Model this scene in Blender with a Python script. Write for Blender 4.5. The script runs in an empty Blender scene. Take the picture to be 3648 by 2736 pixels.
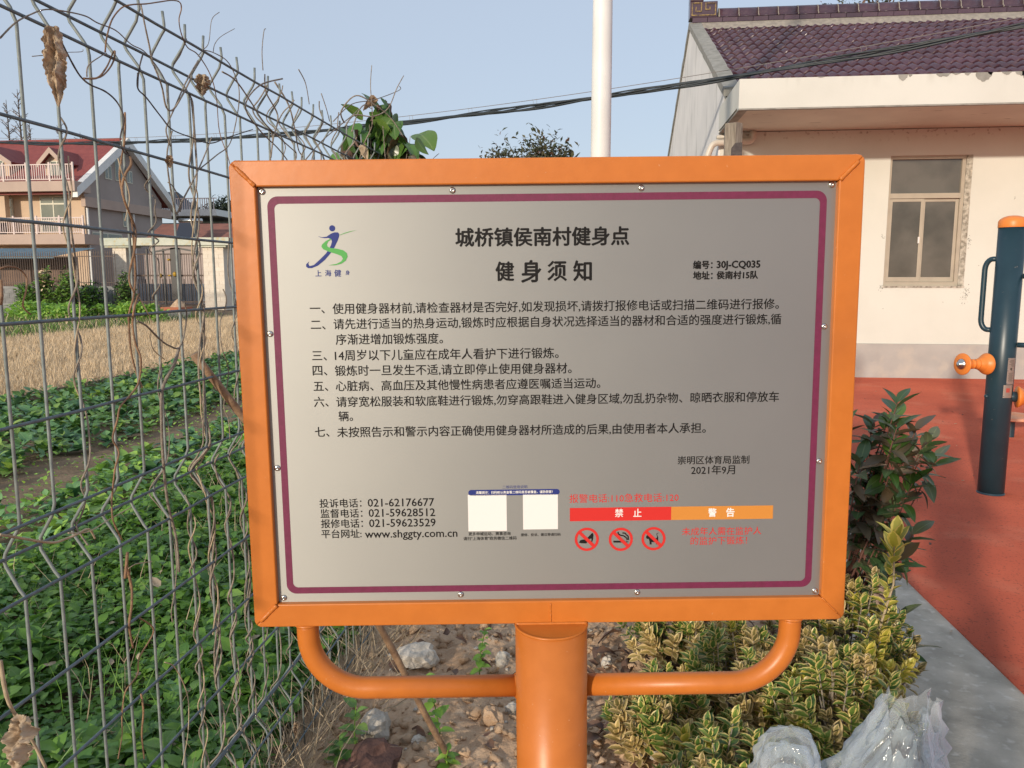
import bpy, math, random
import numpy as np
from mathutils import Vector, Matrix, noise, Euler
from math import sin, cos, pi, radians, sqrt
R = random.Random(7)
NR = np.random.RandomState(7)
SC = bpy.context.scene
COL = SC.collection

# ------------------------------------------------ camera, world, sun, exposure
CAM_H = 1.4
cam = bpy.data.cameras.new('camera'); cam_ob = bpy.data.objects.new('camera', cam); COL.objects.link(cam_ob)
cam.sensor_fit = 'HORIZONTAL'; cam.sensor_width = 36; cam.lens = 27.34
cam.clip_start = 0.02; cam.clip_end = 2000
cam_ob.location = (0, 0, CAM_H)
cam_ob.rotation_euler = (radians(90 - 7.55), 0, radians(6.2))
SC.camera = cam_ob
SUN_EL, SUN_AZ = radians(12.5), radians(202)
world = bpy.data.worlds.new('World'); SC.world = world; world.use_nodes = True
wn = world.node_tree; bg = wn.nodes['Background']
sky = wn.nodes.new('ShaderNodeTexSky'); sky.sky_type = 'NISHITA'; sky.sun_disc = False
sky.sun_elevation = SUN_EL; sky.sun_rotation = SUN_AZ
sky.air_density = 1.0; sky.dust_density = 1.6; sky.ozone_density = 1.6
hz = wn.nodes.new('ShaderNodeMix'); hz.data_type = 'RGBA'; hz.inputs[0].default_value = 0.80; hz.inputs[7].default_value = (2.22, 2.50, 2.98, 1)   # thin winter haze over the whole sky
wn.links.new(sky.outputs[0], hz.inputs[6]); wn.links.new(hz.outputs[2], bg.inputs[0]); bg.inputs[1].default_value = 0.15
sun = bpy.data.lights.new('sun', 'SUN'); sun.energy = 2.0; sun.angle = radians(1.6); sun.color = (1.0, 0.875, 0.72)
sun_ob = bpy.data.objects.new('sun', sun); COL.objects.link(sun_ob)
sd = Vector((sin(SUN_AZ) * cos(SUN_EL), cos(SUN_AZ) * cos(SUN_EL), sin(SUN_EL)))
sun_ob.rotation_euler = sd.to_track_quat('Z', 'Y').to_euler()
SC.view_settings.view_transform = 'Standard'; SC.view_settings.look = 'None'
SC.view_settings.gamma = 1; SC.view_settings.use_curve_mapping = False
SC.view_settings.exposure = 0.68
SC.cycles.max_bounces = 6; SC.cycles.transparent_max_bounces = 8

# ------------------------------------------------ materials
def mat(name, c1, c2=None, scale=8.0, rough=0.7, metal=0.0, bump=0.0, bscale=None, detail=4.0, rnd=0.0, spec=0.5, stretch=None, lo=0.35, hi=0.65, coat=0.0, dist=0.01):
    m = bpy.data.materials.new(name); m.use_nodes = True
    nt = m.node_tree; N, L = nt.nodes, nt.links
    b = N['Principled BSDF']; b.inputs['Roughness'].default_value = rough; b.inputs['Metallic'].default_value = metal
    b.inputs['Specular IOR Level'].default_value = spec
    if coat: b.inputs['Coat Weight'].default_value = coat; b.inputs['Coat Roughness'].default_value = 0.15
    tc = N.new('ShaderNodeTexCoord'); mp = N.new('ShaderNodeMapping'); L.new(tc.outputs['Object'], mp.inputs[0])
    if stretch: mp.inputs['Scale'].default_value = stretch
    out = None
    if c2 is not None:
        n = N.new('ShaderNodeTexNoise'); n.inputs['Scale'].default_value = scale; n.inputs['Detail'].default_value = detail
        L.new(mp.outputs[0], n.inputs['Vector'])
        mr = N.new('ShaderNodeMapRange'); mr.inputs['From Min'].default_value = lo; mr.inputs['From Max'].default_value = hi
        L.new(n.outputs['Fac'], mr.inputs['Value'])
        mx = N.new('ShaderNodeMix'); mx.data_type = 'RGBA'
        mx.inputs[6].default_value = (*c1, 1); mx.inputs[7].default_value = (*c2, 1)
        L.new(mr.outputs[0], mx.inputs[0]); out = mx.outputs[2]
    if rnd:
        oi = N.new('ShaderNodeObjectInfo'); mr2 = N.new('ShaderNodeMapRange')
        mr2.inputs['To Min'].default_value = 1 - rnd; mr2.inputs['To Max'].default_value = 1 + rnd
        L.new(oi.outputs['Random'], mr2.inputs['Value'])
        h = N.new('ShaderNodeHueSaturation'); L.new(mr2.outputs[0], h.inputs['Value'])
        if out: L.new(out, h.inputs['Color'])
        else: h.inputs['Color'].default_value = (*c1, 1)
        out = h.outputs[0]
    if out: L.new(out, b.inputs['Base Color'])
    else: b.inputs['Base Color'].default_value = (*c1, 1)
    if bump:
        n2 = N.new('ShaderNodeTexNoise'); n2.inputs['Scale'].default_value = bscale or scale * 3; n2.inputs['Detail'].default_value = 6
        L.new(mp.outputs[0], n2.inputs['Vector'])
        bp = N.new('ShaderNodeBump'); bp.inputs['Strength'].default_value = bump; bp.inputs['Distance'].default_value = dist
        L.new(n2.outputs['Fac'], bp.inputs['Height']); L.new(bp.outputs[0], b.inputs['Normal'])
    return m

def layer(m, color, scale, lo, hi, amount=1.0, stretch=None, zmask=None, detail=5.0):
    """adds one more stain layer over the base colour of m (noise mask, optionally limited to a height range)"""
    nt = m.node_tree; N, L = nt.nodes, nt.links; b = N['Principled BSDF']
    inp = b.inputs['Base Color']
    mx = N.new('ShaderNodeMix'); mx.data_type = 'RGBA'; mx.inputs[7].default_value = (*color, 1)
    if inp.is_linked: L.new(inp.links[0].from_socket, mx.inputs[6])
    else: mx.inputs[6].default_value = inp.default_value
    tc = N.new('ShaderNodeTexCoord'); mp = N.new('ShaderNodeMapping'); L.new(tc.outputs['Object'], mp.inputs[0])
    if stretch: mp.inputs['Scale'].default_value = stretch
    n = N.new('ShaderNodeTexNoise'); n.inputs['Scale'].default_value = scale; n.inputs['Detail'].default_value = detail
    L.new(mp.outputs[0], n.inputs['Vector'])
    mr = N.new('ShaderNodeMapRange'); mr.inputs['From Min'].default_value = lo; mr.inputs['From Max'].default_value = hi; mr.inputs['To Max'].default_value = amount
    L.new(n.outputs['Fac'], mr.inputs['Value']); f = mr.outputs[0]
    if zmask:
        sp = N.new('ShaderNodeSeparateXYZ'); L.new(tc.outputs['Object'], sp.inputs[0])
        mz = N.new('ShaderNodeMapRange'); mz.inputs['From Min'].default_value = zmask[0]; mz.inputs['From Max'].default_value = zmask[1]
        L.new(sp.outputs['Z'], mz.inputs['Value'])
        mu = N.new('ShaderNodeMath'); mu.operation = 'MULTIPLY'; L.new(f, mu.inputs[0]); L.new(mz.outputs[0], mu.inputs[1]); f = mu.outputs[0]
    L.new(f, mx.inputs[0]); L.new(mx.outputs[2], inp)
    return m

def leafmat(name, c1, c2, edge=None, rnd=0.25, rough=0.45, scale=14, trans=0.25, ew=0.62, vein=0.0):
    """leaf colour with noise between c1 and c2, an optional pale margin read from the UVs"""
    m = bpy.data.materials.new(name); m.use_nodes = True
    nt = m.node_tree; N, L = nt.nodes, nt.links; b = N['Principled BSDF']
    b.inputs['Roughness'].default_value = rough
    n = N.new('ShaderNodeTexNoise'); n.inputs['Scale'].default_value = scale
    tc = N.new('ShaderNodeTexCoord'); L.new(tc.outputs['Object'], n.inputs['Vector'])
    mr = N.new('ShaderNodeMapRange'); mr.inputs['From Min'].default_value = 0.35; mr.inputs['From Max'].default_value = 0.65
    oi = N.new('ShaderNodeObjectInfo'); ad = N.new('ShaderNodeMath'); ad.operation = 'ADD'
    ms = N.new('ShaderNodeMath'); ms.operation = 'MULTIPLY_ADD'; ms.inputs[1].default_value = 0.5; ms.inputs[2].default_value = -0.25
    L.new(oi.outputs['Random'], ms.inputs[0]); L.new(n.outputs['Fac'], ad.inputs[0]); L.new(ms.outputs[0], ad.inputs[1])
    L.new(ad.outputs[0], mr.inputs['Value'])
    mx = N.new('ShaderNodeMix'); mx.data_type = 'RGBA'; mx.inputs[6].default_value = (*c1, 1); mx.inputs[7].default_value = (*c2, 1)
    L.new(mr.outputs[0], mx.inputs[0]); out = mx.outputs[2]
    uv = N.new('ShaderNodeUVMap'); sp = N.new('ShaderNodeSeparateXYZ'); L.new(uv.outputs[0], sp.inputs[0])
    u = N.new('ShaderNodeMath'); u.operation = 'MULTIPLY_ADD'; u.inputs[1].default_value = 2; u.inputs[2].default_value = -1
    L.new(sp.outputs[0], u.inputs[0]); ua = N.new('ShaderNodeMath'); ua.operation = 'ABSOLUTE'; L.new(u.outputs[0], ua.inputs[0])
    if edge:
        n3 = N.new('ShaderNodeTexNoise'); n3.inputs['Scale'].default_value = 120; L.new(tc.outputs['Object'], n3.inputs['Vector'])
        a2 = N.new('ShaderNodeMath'); a2.operation = 'MULTIPLY_ADD'; a2.inputs[1].default_value = 0.7; L.new(n3.outputs['Fac'], a2.inputs[0])
        a3 = N.new('ShaderNodeMath'); a3.operation = 'ADD'; a3.inputs[1].default_value = -0.35; L.new(ua.outputs[0], a3.inputs[0]); L.new(a3.outputs[0], a2.inputs[2])
        e = N.new('ShaderNodeMapRange'); e.inputs['From Min'].default_value = ew; e.inputs['From Max'].default_value = ew + 0.12
        L.new(a2.outputs[0], e.inputs['Value'])
        m2 = N.new('ShaderNodeMix'); m2.data_type = 'RGBA'; m2.inputs[7].default_value = (*edge, 1); L.new(out, m2.inputs[6]); L.new(e.outputs[0], m2.inputs[0]); out = m2.outputs[2]
    if vein:
        e = N.new('ShaderNodeMapRange'); e.inputs['From Min'].default_value = 0.10; e.inputs['From Max'].default_value = 0.03; e.inputs['To Max'].default_value = vein
        L.new(ua.outputs[0], e.inputs['Value'])
        m2 = N.new('ShaderNodeMix'); m2.data_type = 'RGBA'; m2.inputs[7].default_value = (0.35, 0.42, 0.2, 1); L.new(out, m2.inputs[6]); L.new(e.outputs[0], m2.inputs[0]); out = m2.outputs[2]
    hs = N.new('ShaderNodeHueSaturation'); m4 = N.new('ShaderNodeMapRange'); m4.inputs['To Min'].default_value = 1 - rnd; m4.inputs['To Max'].default_value = 1 + rnd
    L.new(oi.outputs['Random'], m4.inputs['Value']); L.new(m4.outputs[0], hs.inputs['Value']); L.new(out, hs.inputs['Color']); out = hs.outputs[0]
    L.new(out, b.inputs['Base Color'])
    if trans:
        t = N.new('ShaderNodeBsdfTranslucent'); L.new(out, t.inputs[0]); mxs = N.new('ShaderNodeMixShader'); mxs.inputs[0].default_value = trans
        L.new(b.outputs[0], mxs.inputs[1]); L.new(t.outputs[0], mxs.inputs[2]); L.new(mxs.outputs[0], N['Material Output'].inputs[0])
    return m

# ------------------------------------------------ mesh helpers
class MB:
    def __init__(s): s.v = []; s.f = []; s.uv = []; s.mi = []
    def add(s, v, f, mi=0, M=None):
        o = len(s.v)
        s.v += [tuple(M @ Vector(p)) for p in v] if M is not None else [tuple(p) for p in v]
        s.f += [tuple(o + i for i in q) for q in f]; s.mi += [mi] * len(f); return s
    def box(s, a, b, mi=0, M=None):
        x0, y0, z0 = a; x1, y1, z1 = b
        v = [(x0,y0,z0),(x1,y0,z0),(x1,y1,z0),(x0,y1,z0),(x0,y0,z1),(x1,y0,z1),(x1,y1,z1),(x0,y1,z1)]
        return s.add(v, [(0,3,2,1),(4,5,6,7),(0,1,5,4),(1,2,6,5),(2,3,7,6),(3,0,4,7)], mi, M)
    def tube(s, pts, r, n=8, mi=0, caps=True, closed=False):
        pts = [Vector(p) for p in pts]; rs = r if hasattr(r, '__len__') else [r] * len(pts)
        t = (pts[1] - pts[0]).normalized(); u = t.orthogonal().normalized(); v = []
        for i, p in enumerate(pts):
            a = pts[max(i - 1, 0)]; b = pts[min(i + 1, len(pts) - 1)]; t = (b - a)
            if t.length < 1e-9: t = Vector((0, 0, 1))
            t.normalize(); u = (u - t * u.dot(t))
            if u.length < 1e-6: u = t.orthogonal()
            u.normalize(); w = t.cross(u)
            for k in range(n):
                an = 2 * pi * k / n; v.append(p + (u * cos(an) + w * sin(an)) * rs[i])
        f = [(i*n+k, i*n+(k+1) % n, (i+1)*n+(k+1) % n, (i+1)*n+k) for i in range(len(pts)-1) for k in range(n)]
        if caps: f += [tuple(range(n))[::-1], tuple((len(pts)-1)*n+k for k in range(n))]
        return s.add(v, f, mi)
    def lathe(s, prof, c=(0,0,0), n=24, M=None, mi=0, caps=True):
        v = [(c[0]+r*cos(2*pi*k/n), c[1]+r*sin(2*pi*k/n), c[2]+z) for r, z in prof for k in range(n)]
        f = [(i*n+k, i*n+(k+1) % n, (i+1)*n+(k+1) % n, (i+1)*n+k) for i in range(len(prof)-1) for k in range(n)]
        if caps: f += [tuple(range(n))[::-1], tuple((len(prof)-1)*n+k for k in range(n))]
        return s.add(v, f, mi, M)
    def prism(s, poly, y0, y1, mi=0, M=None):
        """poly in x,z extruded along y"""
        n = len(poly); v = [(x, y0, z) for x, z in poly] + [(x, y1, z) for x, z in poly]
        f = [tuple(range(n)), tuple(range(2*n-1, n-1, -1))] + [(k, k+n, (k+1) % n + n, (k+1) % n) for k in range(n)]
        return s.add(v, f, mi, M)
    def mesh(s, name, mats, smooth=False):
        me = bpy.data.meshes.new(name); me.from_pydata(s.v, [], s.f)
        for m in (mats if isinstance(mats, (list, tuple)) else [mats]): me.materials.append(m)
        if any(s.mi): me.polygons.foreach_set('material_index', s.mi)
        if smooth: me.polygons.foreach_set('use_smooth', [True] * len(me.polygons))
        me.update(); return me
    def build(s, name, mats, parent=None, smooth=False, bevel=0, seg=2):
        o = link(s.mesh(name, mats, smooth), name, parent)
        if bevel:
            b = o.modifiers.new('bevel', 'BEVEL'); b.width = bevel; b.segments = seg; b.limit_method = 'ANGLE'; b.angle_limit = radians(40)
        return o

def link(me, name, parent=None, loc=None, rot=None, scale=None):
    o = bpy.data.objects.new(name, me); COL.objects.link(o)
    if parent is not None:
        o.parent = parent
        if parent.name in WORLD: o.matrix_parent_inverse = Matrix.Translation(-parent.location)   # parts modelled in world coordinates
    if loc is not None: o.location = loc
    if rot is not None: o.rotation_euler = rot
    if scale is not None: o.scale = scale if hasattr(scale, '__len__') else (scale,) * 3
    return o
def tag(o, label=None, cat=None, group=None, kind=None):
    if label: o['label'] = label
    if cat: o['category'] = cat
    if group: o['group'] = group
    if kind: o['kind'] = kind
    return o
WORLD = set()
def thing(name, label, cat, loc=(0,0,0), rz=0, group=None, world=True):
    o = link(None, name, loc=loc, rot=(0, 0, rz)); o.empty_display_size = 0.1
    if world: WORLD.add(o.name)
    return tag(o, label, cat, group)
def sm(me):
    me.polygons.foreach_set('use_smooth', [True] * len(me.polygons)); return me

def grid_leaf(L, W, nu=4, nv=5, curl=0.2, fold=0.25, shape=0.9, wav=0.0, seed=0, tip=1.0):
    """leaf blade from the origin along +Y, face up +Z; returns verts, faces, per-corner uvs"""
    rr = random.Random(seed); v = []; uv = []
    for j in range(nv + 1):
        t = j / nv; w = W * 0.5 * (sin(pi * min(1, (t * 0.96 + 0.04)) ** shape) ** (0.8 if tip else 0.6))
        if j == nv: w = W * 0.02
        if j == 0: w = W * 0.05
        for i in range(nu + 1):
            s = i / nu * 2 - 1
            z = -curl * L * t * t + abs(s) * w * fold + (wav * W * rr.uniform(-1, 1) if 0 < i < nu or abs(s) == 1 else 0) * (t > 0)
            v.append((s * w, L * t, z)); uv.append((i / nu, t))
    f = [(j*(nu+1)+i, j*(nu+1)+i+1, (j+1)*(nu+1)+i+1, (j+1)*(nu+1)+i) for j in range(nv) for i in range(nu)]
    return np.array(v), np.array(f), np.array(uv)
def leaf_mesh(name, m, *a, **k):
    v, f, uv = grid_leaf(*a, **k); return np_mesh(name, v, f, m, uv)
def np_mesh(name, v, f, m, uv=None, smooth=True):
    me = bpy.data.meshes.new(name); nf, k = f.shape
    me.vertices.add(len(v)); me.vertices.foreach_set('co', np.asarray(v, dtype=np.float32).ravel())
    me.loops.add(nf * k); me.loops.foreach_set('vertex_index', f.ravel().astype(np.int32))
    me.polygons.add(nf); me.polygons.foreach_set('loop_start', np.arange(0, nf * k, k, dtype=np.int32))
    try: me.polygons.foreach_set('loop_total', np.full(nf, k, dtype=np.int32))
    except Exception: pass
    if smooth: me.polygons.foreach_set('use_smooth', np.ones(nf, dtype=bool))
    if uv is not None:
        l = me.uv_layers.new(name='UVMap'); l.data.foreach_set('uv', uv[f.ravel()].astype(np.float32).ravel())
    for mm in (m if isinstance(m, (list, tuple)) else [m]): me.materials.append(mm)
    me.update(calc_edges=True); me.validate(); return me
def rotm(e):
    """N x 3 eulers XYZ -> N x 3 x 3"""
    cx, sx, cy, sy, cz, sz = np.cos(e[:,0]), np.sin(e[:,0]), np.cos(e[:,1]), np.sin(e[:,1]), np.cos(e[:,2]), np.sin(e[:,2])
    z = np.zeros(len(e)); o = z + 1
    X = np.stack([o,z,z, z,cx,-sx, z,sx,cx], 1).reshape(-1,3,3)
    Y = np.stack([cy,z,sy, z,o,z, -sy,z,cy], 1).reshape(-1,3,3)
    Z = np.stack([cz,-sz,z, sz,cz,z, z,z,o], 1).reshape(-1,3,3)
    return Z @ Y @ X
def scatter(name, templ, eul, loc, scl, m, parent=None, mi=None):
    """many copies of a template joined into ONE mesh"""
    v, f, uv = templ; n = len(loc)
    V = np.einsum('nij,kj->nki', rotm(eul), v) * np.asarray(scl).reshape(n, 1, -1) + loc[:, None, :]
    F = f[None] + (np.arange(n) * len(v))[:, None, None]
    me = np_mesh(name, V.reshape(-1, 3), F.reshape(-1, f.shape[1]), m, np.tile(uv, (n, 1)))
    if mi is not None: me.polygons.foreach_set('material_index', np.repeat(mi, len(f)).astype(np.int32))
    return link(me, name, parent)

# pixel (in a 2212 x 1659 copy of the photograph) -> where that sight line meets the vertical fence plane X = const
_F, _CX, _CY = 1680., 1106., 829.5
_fw = Vector((-sin(radians(6.2)) * cos(radians(7.55)), cos(radians(6.2)) * cos(radians(7.55)), -sin(radians(7.55))))
_rt = Vector((cos(radians(6.2)), sin(radians(6.2)), 0)); _up = _rt.cross(_fw)
def survey(x, y, X):
    r = _fw + _rt * ((x - _CX) / _F) - _up * ((y - _CY) / _F)
    return Vector((X, r.y * X / r.x, CAM_H + r.z * X / r.x))

# ------------------------------------------------ palette
M_orange = mat('orange_powder_coat', (0.57, 0.172, 0.026), (0.53, 0.156, 0.022), 30, rough=0.38, bump=0.10, bscale=60, dist=0.002, spec=0.45)
layer(M_orange, (0.38, 0.12, 0.03), 3.5, 0.58, 0.80, 0.45, detail=10)
layer(M_orange, (0.62, 0.36, 0.20), 140, 0.70, 0.74, 0.5)
M_wire = mat('galvanised_wire', (0.25, 0.28, 0.265), (0.17, 0.20, 0.195), 60, rough=0.6, metal=0.15, bump=0.1, bscale=300, dist=0.001)
M_wireh = mat('galvanised_wire_shaded', (0.15, 0.19, 0.21), (0.105, 0.14, 0.16), 60, rough=0.6, metal=0.15, bump=0.1, bscale=300, dist=0.001)  # same wire, colour darkened to paint in the grazing sun on the horizontals
M_steel = mat('polished_steel', (0.62, 0.61, 0.58), rough=0.22, metal=1)
M_white = mat('white_painted_steel', (0.80, 0.79, 0.76), (0.72, 0.71, 0.68), 3, rough=0.45)
M_plaster = mat('white_plaster_wall', (0.665, 0.675, 0.61), (0.615, 0.625, 0.56), 1.2, rough=0.9, bump=0.15, bscale=40, lo=0.4, hi=0.7)
M_fascia = mat('white_plaster_fascia', (0.655, 0.655, 0.605), (0.605, 0.605, 0.555), 1.5, rough=0.9, bump=0.15, bscale=40)
layer(M_fascia, (0.40, 0.38, 0.33), 6, 0.55, 0.72, 0.35, stretch=(1, 1, 0.12), zmask=(3.70, 3.85))
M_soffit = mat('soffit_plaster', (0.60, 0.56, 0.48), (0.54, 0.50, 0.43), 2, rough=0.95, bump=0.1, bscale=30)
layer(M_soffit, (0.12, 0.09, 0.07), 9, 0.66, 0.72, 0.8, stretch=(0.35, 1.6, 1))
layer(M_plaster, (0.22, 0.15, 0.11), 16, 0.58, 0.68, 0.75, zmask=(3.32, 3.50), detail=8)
M_plinth = mat('grey_painted_plinth', (0.43, 0.41, 0.38), (0.37, 0.355, 0.335), 3, rough=0.85, bump=0.1, bscale=50)
layer(M_plinth, (0.50, 0.45, 0.38), 5, 0.5, 0.7, 0.6)
M_gable = mat('weathered_gable_render', (0.84, 0.82, 0.79), (0.75, 0.735, 0.71), 1.5, rough=0.95, bump=0.3, bscale=25)
layer(M_gable, (0.35, 0.35, 0.32), 4, 0.58, 0.72, 0.55, stretch=(1, 1, 0.2))
M_cement = mat('grey_cement', (0.33, 0.32, 0.29), (0.24, 0.235, 0.21), 9, rough=0.95, bump=0.5, bscale=40)
M_tile = mat('glazed_maroon_tile', (0.058, 0.026, 0.043), (0.082, 0.040, 0.052), 5, rough=0.17, rnd=0.22, bump=0.12, bscale=12, spec=0.9)
layer(M_tile, (0.13, 0.055, 0.045), 6, 0.60, 0.74, 0.5)
M_ridge = mat('dark_ridge_tile', (0.055, 0.026, 0.042), (0.078, 0.042, 0.055), 6, rough=0.2, rnd=0.2, spec=0.7)
M_mortar = mat('pale_mortar', (0.36, 0.32, 0.27), (0.26, 0.23, 0.20), 14, rough=0.95, bump=0.8, bscale=30)
M_gold = mat('flaking_gold_paint', (0.30, 0.20, 0.06), (0.055, 0.03, 0.04), 26, rough=0.6)
M_alu = mat('beige_aluminium_frame', (0.46, 0.41, 0.32), (0.40, 0.355, 0.28), 5, rough=0.5, metal=0.1)
M_court = mat('red_rubber_court', (0.62, 0.135, 0.070), (0.50, 0.098, 0.052), 1.1, rough=0.92, bump=0.5, bscale=180, detail=8, dist=0.004)
layer(M_court, (0.66, 0.26, 0.16), 1.7, 0.56, 0.75, 0.55, detail=8)
layer(M_court, (0.20, 0.05, 0.035), 90, 0.58, 0.68, 0.7)
M_conc = mat('worn_concrete', (0.52, 0.47, 0.39), (0.34, 0.31, 0.255), 7, rough=0.95, bump=0.6, bscale=90, detail=8, dist=0.004)
layer(M_conc, (0.66, 0.62, 0.55), 26, 0.56, 0.70, 0.6)
layer(M_conc, (0.08, 0.08, 0.07), 3, 0.58, 0.75, 0.6, detail=8)
M_blue = mat('dark_blue_green_paint', (0.017, 0.046, 0.064), (0.013, 0.038, 0.054), 6, rough=0.36, spec=0.5)
layer(M_blue, (0.30, 0.25, 0.20), 50, 0.70, 0.76, 0.6)
M_plastic = mat('orange_plastic', (0.80, 0.24, 0.04), (0.74, 0.21, 0.035), 10, rough=0.42)
M_dirt = mat('dry_clay_soil', (0.62, 0.44, 0.29), (0.43, 0.29, 0.185), 7, rough=1.0, bump=0.9, bscale=60, detail=10, spec=0.1)
layer(M_dirt, (0.62, 0.47, 0.33), 22, 0.52, 0.66, 0.8, detail=8)
layer(M_dirt, (0.22, 0.14, 0.09), 3.2, 0.55, 0.7, 0.5, detail=8)
M_field = mat('field_soil', (0.30, 0.215, 0.14), (0.20, 0.145, 0.095), 3, rough=1.0, bump=0.8, bscale=30, detail=8, spec=0.1)
M_straw = mat('dry_straw', (0.82, 0.64, 0.42), (0.68, 0.52, 0.33), 3, rough=0.8)
M_strawsoil = mat('straw_covered_soil', (0.62, 0.46, 0.27), (0.42, 0.30, 0.18), 4, rough=1.0, bump=0.8, bscale=50, detail=8)
M_stone = mat('pale_limestone', (0.62, 0.57, 0.49), (0.44, 0.40, 0.34), 16, rough=0.9, bump=0.8, bscale=50, rnd=0.15)
M_redrock = mat('red_brown_rock', (0.16, 0.085, 0.065), (0.10, 0.055, 0.045), 14, rough=0.9, bump=0.8, bscale=50)
M_clod = mat('clay_clod', (0.62, 0.44, 0.29), (0.44, 0.30, 0.19), 20, rough=1, bump=0.9, bscale=80, rnd=0.2, spec=0.1)
M_vine1 = mat('grey_brown_dry_stem', (0.31, 0.265, 0.21), (0.20, 0.165, 0.13), 80, rough=0.8, bump=0.4, bscale=200, rnd=0.15)
M_vine2 = mat('rusty_brown_dry_stem', (0.33, 0.19, 0.10), (0.17, 0.10, 0.06), 25, rough=0.7, bump=0.4, bscale=200)
M_vine3 = mat('pale_dry_stem', (0.50, 0.40, 0.27), (0.36, 0.28, 0.18), 60, rough=0.8)
M_vined = mat('dark_dry_stem', (0.09, 0.075, 0.07), (0.055, 0.045, 0.045), 60, rough=0.8)
M_deadleaf = leafmat('withered_leaf', (0.60, 0.47, 0.33), (0.34, 0.23, 0.14), rough=0.8, scale=60, trans=0.15)
M_litter = leafmat('brown_leaf_litter', (0.20, 0.115, 0.075), (0.11, 0.06, 0.045), rough=0.6, scale=20, trans=0.1, rnd=0.4)
M_wood = mat('grey_weathered_wood', (0.33, 0.285, 0.23), (0.19, 0.16, 0.125), 30, rough=0.9, bump=0.6, bscale=60, stretch=(4, 4, 0.35))
M_bark = mat('brown_bark', (0.13, 0.095, 0.07), (0.08, 0.06, 0.045), 20, rough=0.95, bump=0.8)
M_weed = leafmat('bright_green_leaf', (0.18, 0.37, 0.055), (0.31, 0.50, 0.080), scale=2.2, trans=0.3)
M_weed2 = leafmat('deep_green_leaf', (0.10, 0.24, 0.050), (0.17, 0.33, 0.065), scale=3, trans=0.25)
M_cab = leafmat('blue_green_cabbage_leaf', (0.085, 0.21, 0.085), (0.155, 0.30, 0.11), scale=5, vein=0.35, rough=0.5, trans=0.15)
M_cab2 = leafmat('yellow_green_cabbage_leaf', (0.17, 0.33, 0.07), (0.29, 0.42, 0.08), scale=5, vein=0.3, rough=0.5, trans=0.2)
M_euo = leafmat('variegated_leaf', (0.10, 0.21, 0.040), (0.19, 0.27, 0.055), edge=(0.74, 0.60, 0.22), scale=40, trans=0.2, ew=0.60, rough=0.38)
M_euoy = leafmat('yellow_variegated_leaf', (0.30, 0.34, 0.04), (0.44, 0.40, 0.06), edge=(0.72, 0.58, 0.14), scale=40, trans=0.25, ew=0.55, rough=0.38)
M_euob = leafmat('olive_tan_variegated_leaf', (0.24, 0.21, 0.07), (0.36, 0.28, 0.10), edge=(0.68, 0.52, 0.26), scale=40, trans=0.2, ew=0.5, rough=0.45)
M_pho = leafmat('dark_glossy_leaf', (0.065, 0.125, 0.045), (0.11, 0.12, 0.065), scale=9, trans=0.12, rough=0.32, vein=0.25)
M_pho2 = leafmat('green_glossy_leaf', (0.07, 0.16, 0.03), (0.12, 0.20, 0.04), scale=9, trans=0.25, rough=0.32, vein=0.3)
M_pho3 = leafmat('reddish_leaf', (0.12, 0.085, 0.045), (0.085, 0.075, 0.05), scale=9, trans=0.15, rough=0.4)
M_crown = leafmat('olive_crown_leaf', (0.055, 0.075, 0.035), (0.11, 0.10, 0.055), scale=1.5, trans=0.15)
M_crownd = leafmat('dark_crown_leaf', (0.030, 0.048, 0.028), (0.055, 0.065, 0.035), scale=1.5, trans=0.1)
def flat(name, c, rough=0.5, metal=0.0): return mat(name, c, rough=rough, metal=metal, spec=0.15 if 'print' in name else 0.5)
M_black = flat('black_print', (0.012, 0.011, 0.011)); M_navy = flat('navy_print', (0.030, 0.045, 0.20)); M_red = flat('red_print', (0.62, 0.035, 0.030))
M_amber = flat('amber_print', (0.62, 0.25, 0.05)); M_whitep = flat('white_print', (0.80, 0.78, 0.75)); M_greenp = flat('green_print', (0.10, 0.38, 0.10))
M_magenta = mat('magenta_print', (0.165, 0.014, 0.062), (0.14, 0.012, 0.05), 90, rough=0.6, bump=0.25, bscale=260, dist=0.001)
# ================================================ THE SETTING
def sheet(name, x0, x1, y0, y1, z, m, nx=1, ny=1, fn=None):
    xs = np.linspace(x0, x1, nx + 1); ys = np.linspace(y0, y1, ny + 1)
    v = [(x, y, z + (fn(x, y) if fn else 0)) for y in ys for x in xs]
    f = [(j*(nx+1)+i, j*(nx+1)+i+1, (j+1)*(nx+1)+i+1, (j+1)*(nx+1)+i) for j in range(ny) for i in range(nx)]
    me = np_mesh(name, np.array(v), np.array(f), m, None, bool(fn)); o = link(me, name); o['kind'] = 'structure'; return o
M_ground = mat('distant_ground', (0.17, 0.15, 0.09), (0.10, 0.11, 0.05), 0.3, rough=1)
sheet('ground', -600, 600, -600, 900, -0.12, M_ground)
sheet('field', -60, -0.80, -10, 60, -0.035, M_field, 150, 90, lambda x, y: 0.03 * noise.noise(Vector((x * 1.3, y * 1.3, 0))))
sheet('stubble_field', -14.2, -6.75, 3, 34, 0.01, M_strawsoil, 40, 90, lambda x, y: 0.03 * noise.noise(Vector((x * 2.3, y * 2.3, 4))))
ed = [(1.468 + .006 * noise.noise(Vector((y * 3, 0, 0))) + .004 * noise.noise(Vector((y * 17, 0, 0))), y) for y in np.linspace(-12, 11.745, 700)]
_v = [(x, y, .006) for x, y in ed] + [(16, y, .006) for x, y in ed] + [(x + .002, y, -.01) for x, y in ed]; _n = len(ed)
link(np_mesh('playground_surface', np.array(_v), np.array([(i, _n + i, _n + i + 1, i + 1) for i in range(_n - 1)] + [(i, i + 1, 2 * _n + i + 1, 2 * _n + i) for i in range(_n - 1)]), M_court, None, False), 'playground_surface')['kind'] = 'structure'
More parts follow.
